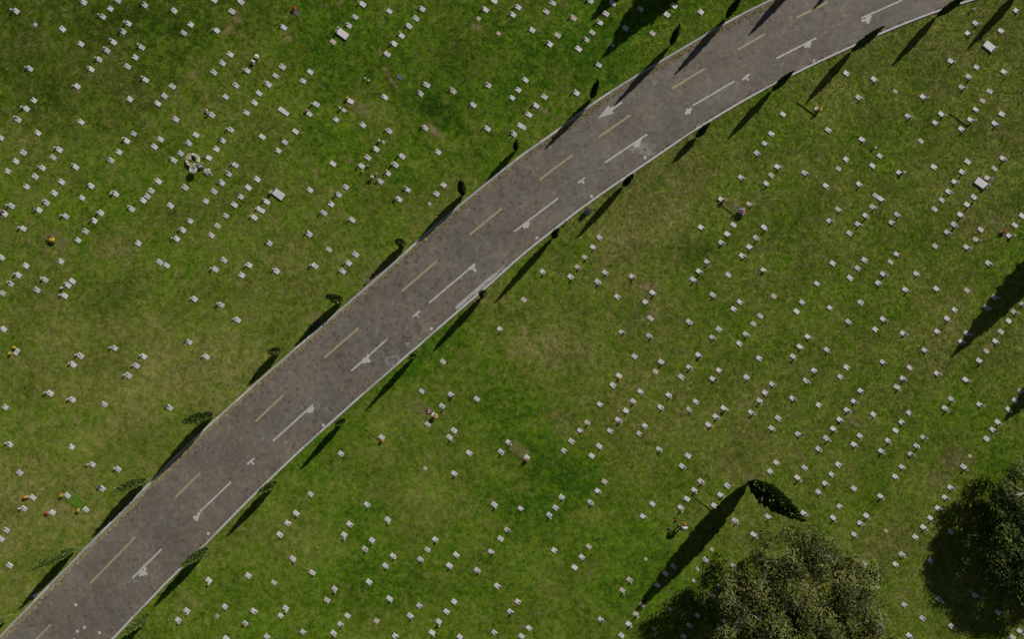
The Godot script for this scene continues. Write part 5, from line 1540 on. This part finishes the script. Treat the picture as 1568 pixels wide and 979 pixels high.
func waste_cart(x: float, y: float) -> void:
	# a two wheeled frame with a green hoop at the top, a navy bag hanging in front and a red cloth in the hoop
	var o := thing("hoop_cart", "waste cart with green wire hoop and navy bag by the lower kerb", "waste cart", gp(x, y), deg_to_rad(40))
	var green := flat("cart_green", Color(0.03, 0.10, 0.045), 0.5)
	var f := MB.new()
	f.smooth(true)
	f.torus(Vector3(0.26, 0.80, 0), 0.19, 0.017, Vector3.UP, 22, 7)
	f.torus(Vector3(0.26, 0.45, 0), 0.17, 0.012, Vector3.UP, 22, 6)
	f.torus(Vector3(0.26, 0.16, 0), 0.15, 0.012, Vector3.UP, 22, 6)
	put("hoop", f.done(), green, o)
	for k in 8:
		var a := TAU * k / 8
		var b := MB.new()
		b.tube([Vector3(0.26 + cos(a) * 0.15, 0.14, sin(a) * 0.15), Vector3(0.26 + cos(a) * 0.19, 0.80, sin(a) * 0.19)], [0.009, 0.009], 5)
		put("wire", b.done(), green, o)
	var hd := MB.new()
	hd.smooth(true)
	hd.tube([Vector3(-0.36, 0.92, -0.18), Vector3(-0.10, 0.75, -0.17), Vector3(0.12, 0.40, -0.15), Vector3(0.2, 0.14, -0.14)], [0.014, 0.014, 0.014, 0.014], 7)
	hd.tube([Vector3(-0.36, 0.92, 0.18), Vector3(-0.10, 0.75, 0.17), Vector3(0.12, 0.40, 0.15), Vector3(0.2, 0.14, 0.14)], [0.014, 0.014, 0.014, 0.014], 7)
	hd.tube([Vector3(-0.36, 0.92, -0.18), Vector3(-0.36, 0.92, 0.18)], [0.016, 0.016], 7)
	put("handle", hd.done(), flat("cart_dark", Color(0.03, 0.03, 0.035), 0.5), o)
	for s in [-1, 1]:
		var w := MB.new()
		w.smooth(true)
		w.torus(Vector3(0.24, 0.14, 0.22 * s), 0.12, 0.022, Vector3(0, 0, 1), 18, 7)
		var wheel := put("wheel", w.done(), flat("rubber", Color(0.015, 0.015, 0.016), 0.8), o)
		var hub := MB.new()
		hub.tube([Vector3(0.24, 0.14, 0.19 * s), Vector3(0.24, 0.14, 0.25 * s)], [0.03, 0.03], 8)
		for k in 5:
			var a := TAU * k / 5
			hub.tube([Vector3(0.24, 0.14, 0.22 * s), Vector3(0.24 + cos(a) * 0.11, 0.14 + sin(a) * 0.11, 0.22 * s)], [0.008, 0.008], 4)
		put("spokes", hub.done(), green, wheel)
	var bag := sack(0.20, 0.52, 210)
	var bo := put("navy_bag", bag, flat("navy_plastic", Color(0.012, 0.022, 0.065), 0.4), o)
	bo.position = Vector3(-0.10, 0.12, 0.03)
	var rd := put("red_cloth", sack(0.11, 0.16, 211), flat("red_cloth", Color(0.32, 0.06, 0.06), 0.8), o)
	rd.position = Vector3(0.24, 0.55, -0.03)
	var dk := put("dark_bag", sack(0.10, 0.22, 212), flat("navy_dark", Color(0.01, 0.012, 0.02), 0.4), o)
	dk.position = Vector3(0.30, 0.42, 0.07)

func sack(r: float, h: float, seed_: int) -> ArrayMesh:
	# a crumpled bag: a lumpy bulb drawn in at the neck
	var n := FastNoiseLite.new(); n.seed = seed_; n.frequency = 2.2
	var b := MB.new()
	var rows := []
	var prof := [[0.75, 0.0], [1.0, 0.12], [1.06, 0.35], [0.98, 0.6], [0.72, 0.8], [0.32, 0.92], [0.40, 1.0], [0.0, 0.96]]
	for p in prof:
		var ring := []
		for i in 16:
			var a := TAU * i / 16
			var q: float = p[0] * r * (1.0 + 0.35 * n.get_noise_3d(cos(a) * 1.5, p[1] * 3.0, sin(a) * 1.5) + (0.10 * sin(a * 8.0) if p[1] > 0.7 else 0.0))
			ring.append(Vector3(cos(a) * q, p[1] * h, sin(a) * q))
		rows.append(ring)
	for k in rows.size() - 1:
		for i in 16:
			b.quad(rows[k][i], rows[k][(i + 1) % 16], rows[k + 1][(i + 1) % 16], rows[k + 1][i])
	return b.done()

func rubbish_bag(x: float, y: float) -> void:
	var o := thing("rubbish_bag", "navy plastic rubbish bag tied at the neck between cypress shadow and upper kerb", "rubbish bag", gp(x, y), 0.5)
	put("bag", sack(0.20, 0.44, 220), flat("navy_plastic", Color(0.012, 0.022, 0.065), 0.4), o)
	var t := MB.new()
	t.smooth(true)
	t.torus(Vector3(0, 0.405, 0), 0.075, 0.014, Vector3.UP, 14, 6)
	put("tie", t.done(), flat("navy_dark", Color(0.01, 0.012, 0.02), 0.4), o)
	var g := thing("cut_branches", "small heap of cut dark green branches just lower left of the navy bag", "green waste", gp(x - 5.5, y + 5.5), 0.0)
	put("leaves", bunch(0.26, 3, [Color(0.06, 0.09, 0.04)], 221, 26.0, 0.03), tinted("petal", 0.8, true), g)
	var s := MB.new()
	s.tube([Vector3(-0.3, 0.03, 0.1), Vector3(0.28, 0.08, -0.15)], [0.015, 0.008], 6)
	s.tube([Vector3(-0.2, 0.04, -0.1), Vector3(0.25, 0.10, 0.12)], [0.013, 0.007], 6)
	put("stems", s.done(), flat("stem", Color(0.10, 0.08, 0.05), 0.8), g)

func standpipe(x: float, y: float, label: String, flower: bool) -> void:
	var o := thing("standpipe", label, "standpipe", gp(x, y), rng.randf() * 3.0, "standpipes along the kerbs")
	var p := MB.new()
	p.smooth(true)
	p.tube([Vector3(0, -0.02, 0), Vector3(0, 0.40, 0)], [0.022, 0.022], 8)
	put("pipe", p.done(), flat("grey_pipe", Color(0.25, 0.25, 0.24), 0.5), o)
	var c := MB.new()
	c.smooth(true)
	c.lathe(Vector3(0, 0.36, 0), [Vector2(0.05, 0.0), Vector2(0.085, 0.03), Vector2(0.09, 0.10), Vector2(0.05, 0.13), Vector2(0.0, 0.135)], 12)
	put("cap", c.done(), flat("blue_plastic", Color(0.03, 0.10, 0.36), 0.4), o)
	var s := MB.new()
	s.smooth(true)
	s.tube([Vector3(0, 0.33, 0), Vector3(0.11, 0.33, 0), Vector3(0.14, 0.28, 0)], [0.018, 0.018, 0.018], 8)
	put("spout", s.done(), flat("grey_brass", Color(0.35, 0.32, 0.25), 0.4, 0.5), o)
	if flower: bouquet(x - 2.2, y - 1.0, 0.06, 0.12, [Color(0.5, 0.35, 0.04), Color(0.5, 0.15, 0.03)], "tiny yellow and red flowers between the kerb and the blue standpipe", 230, 9)
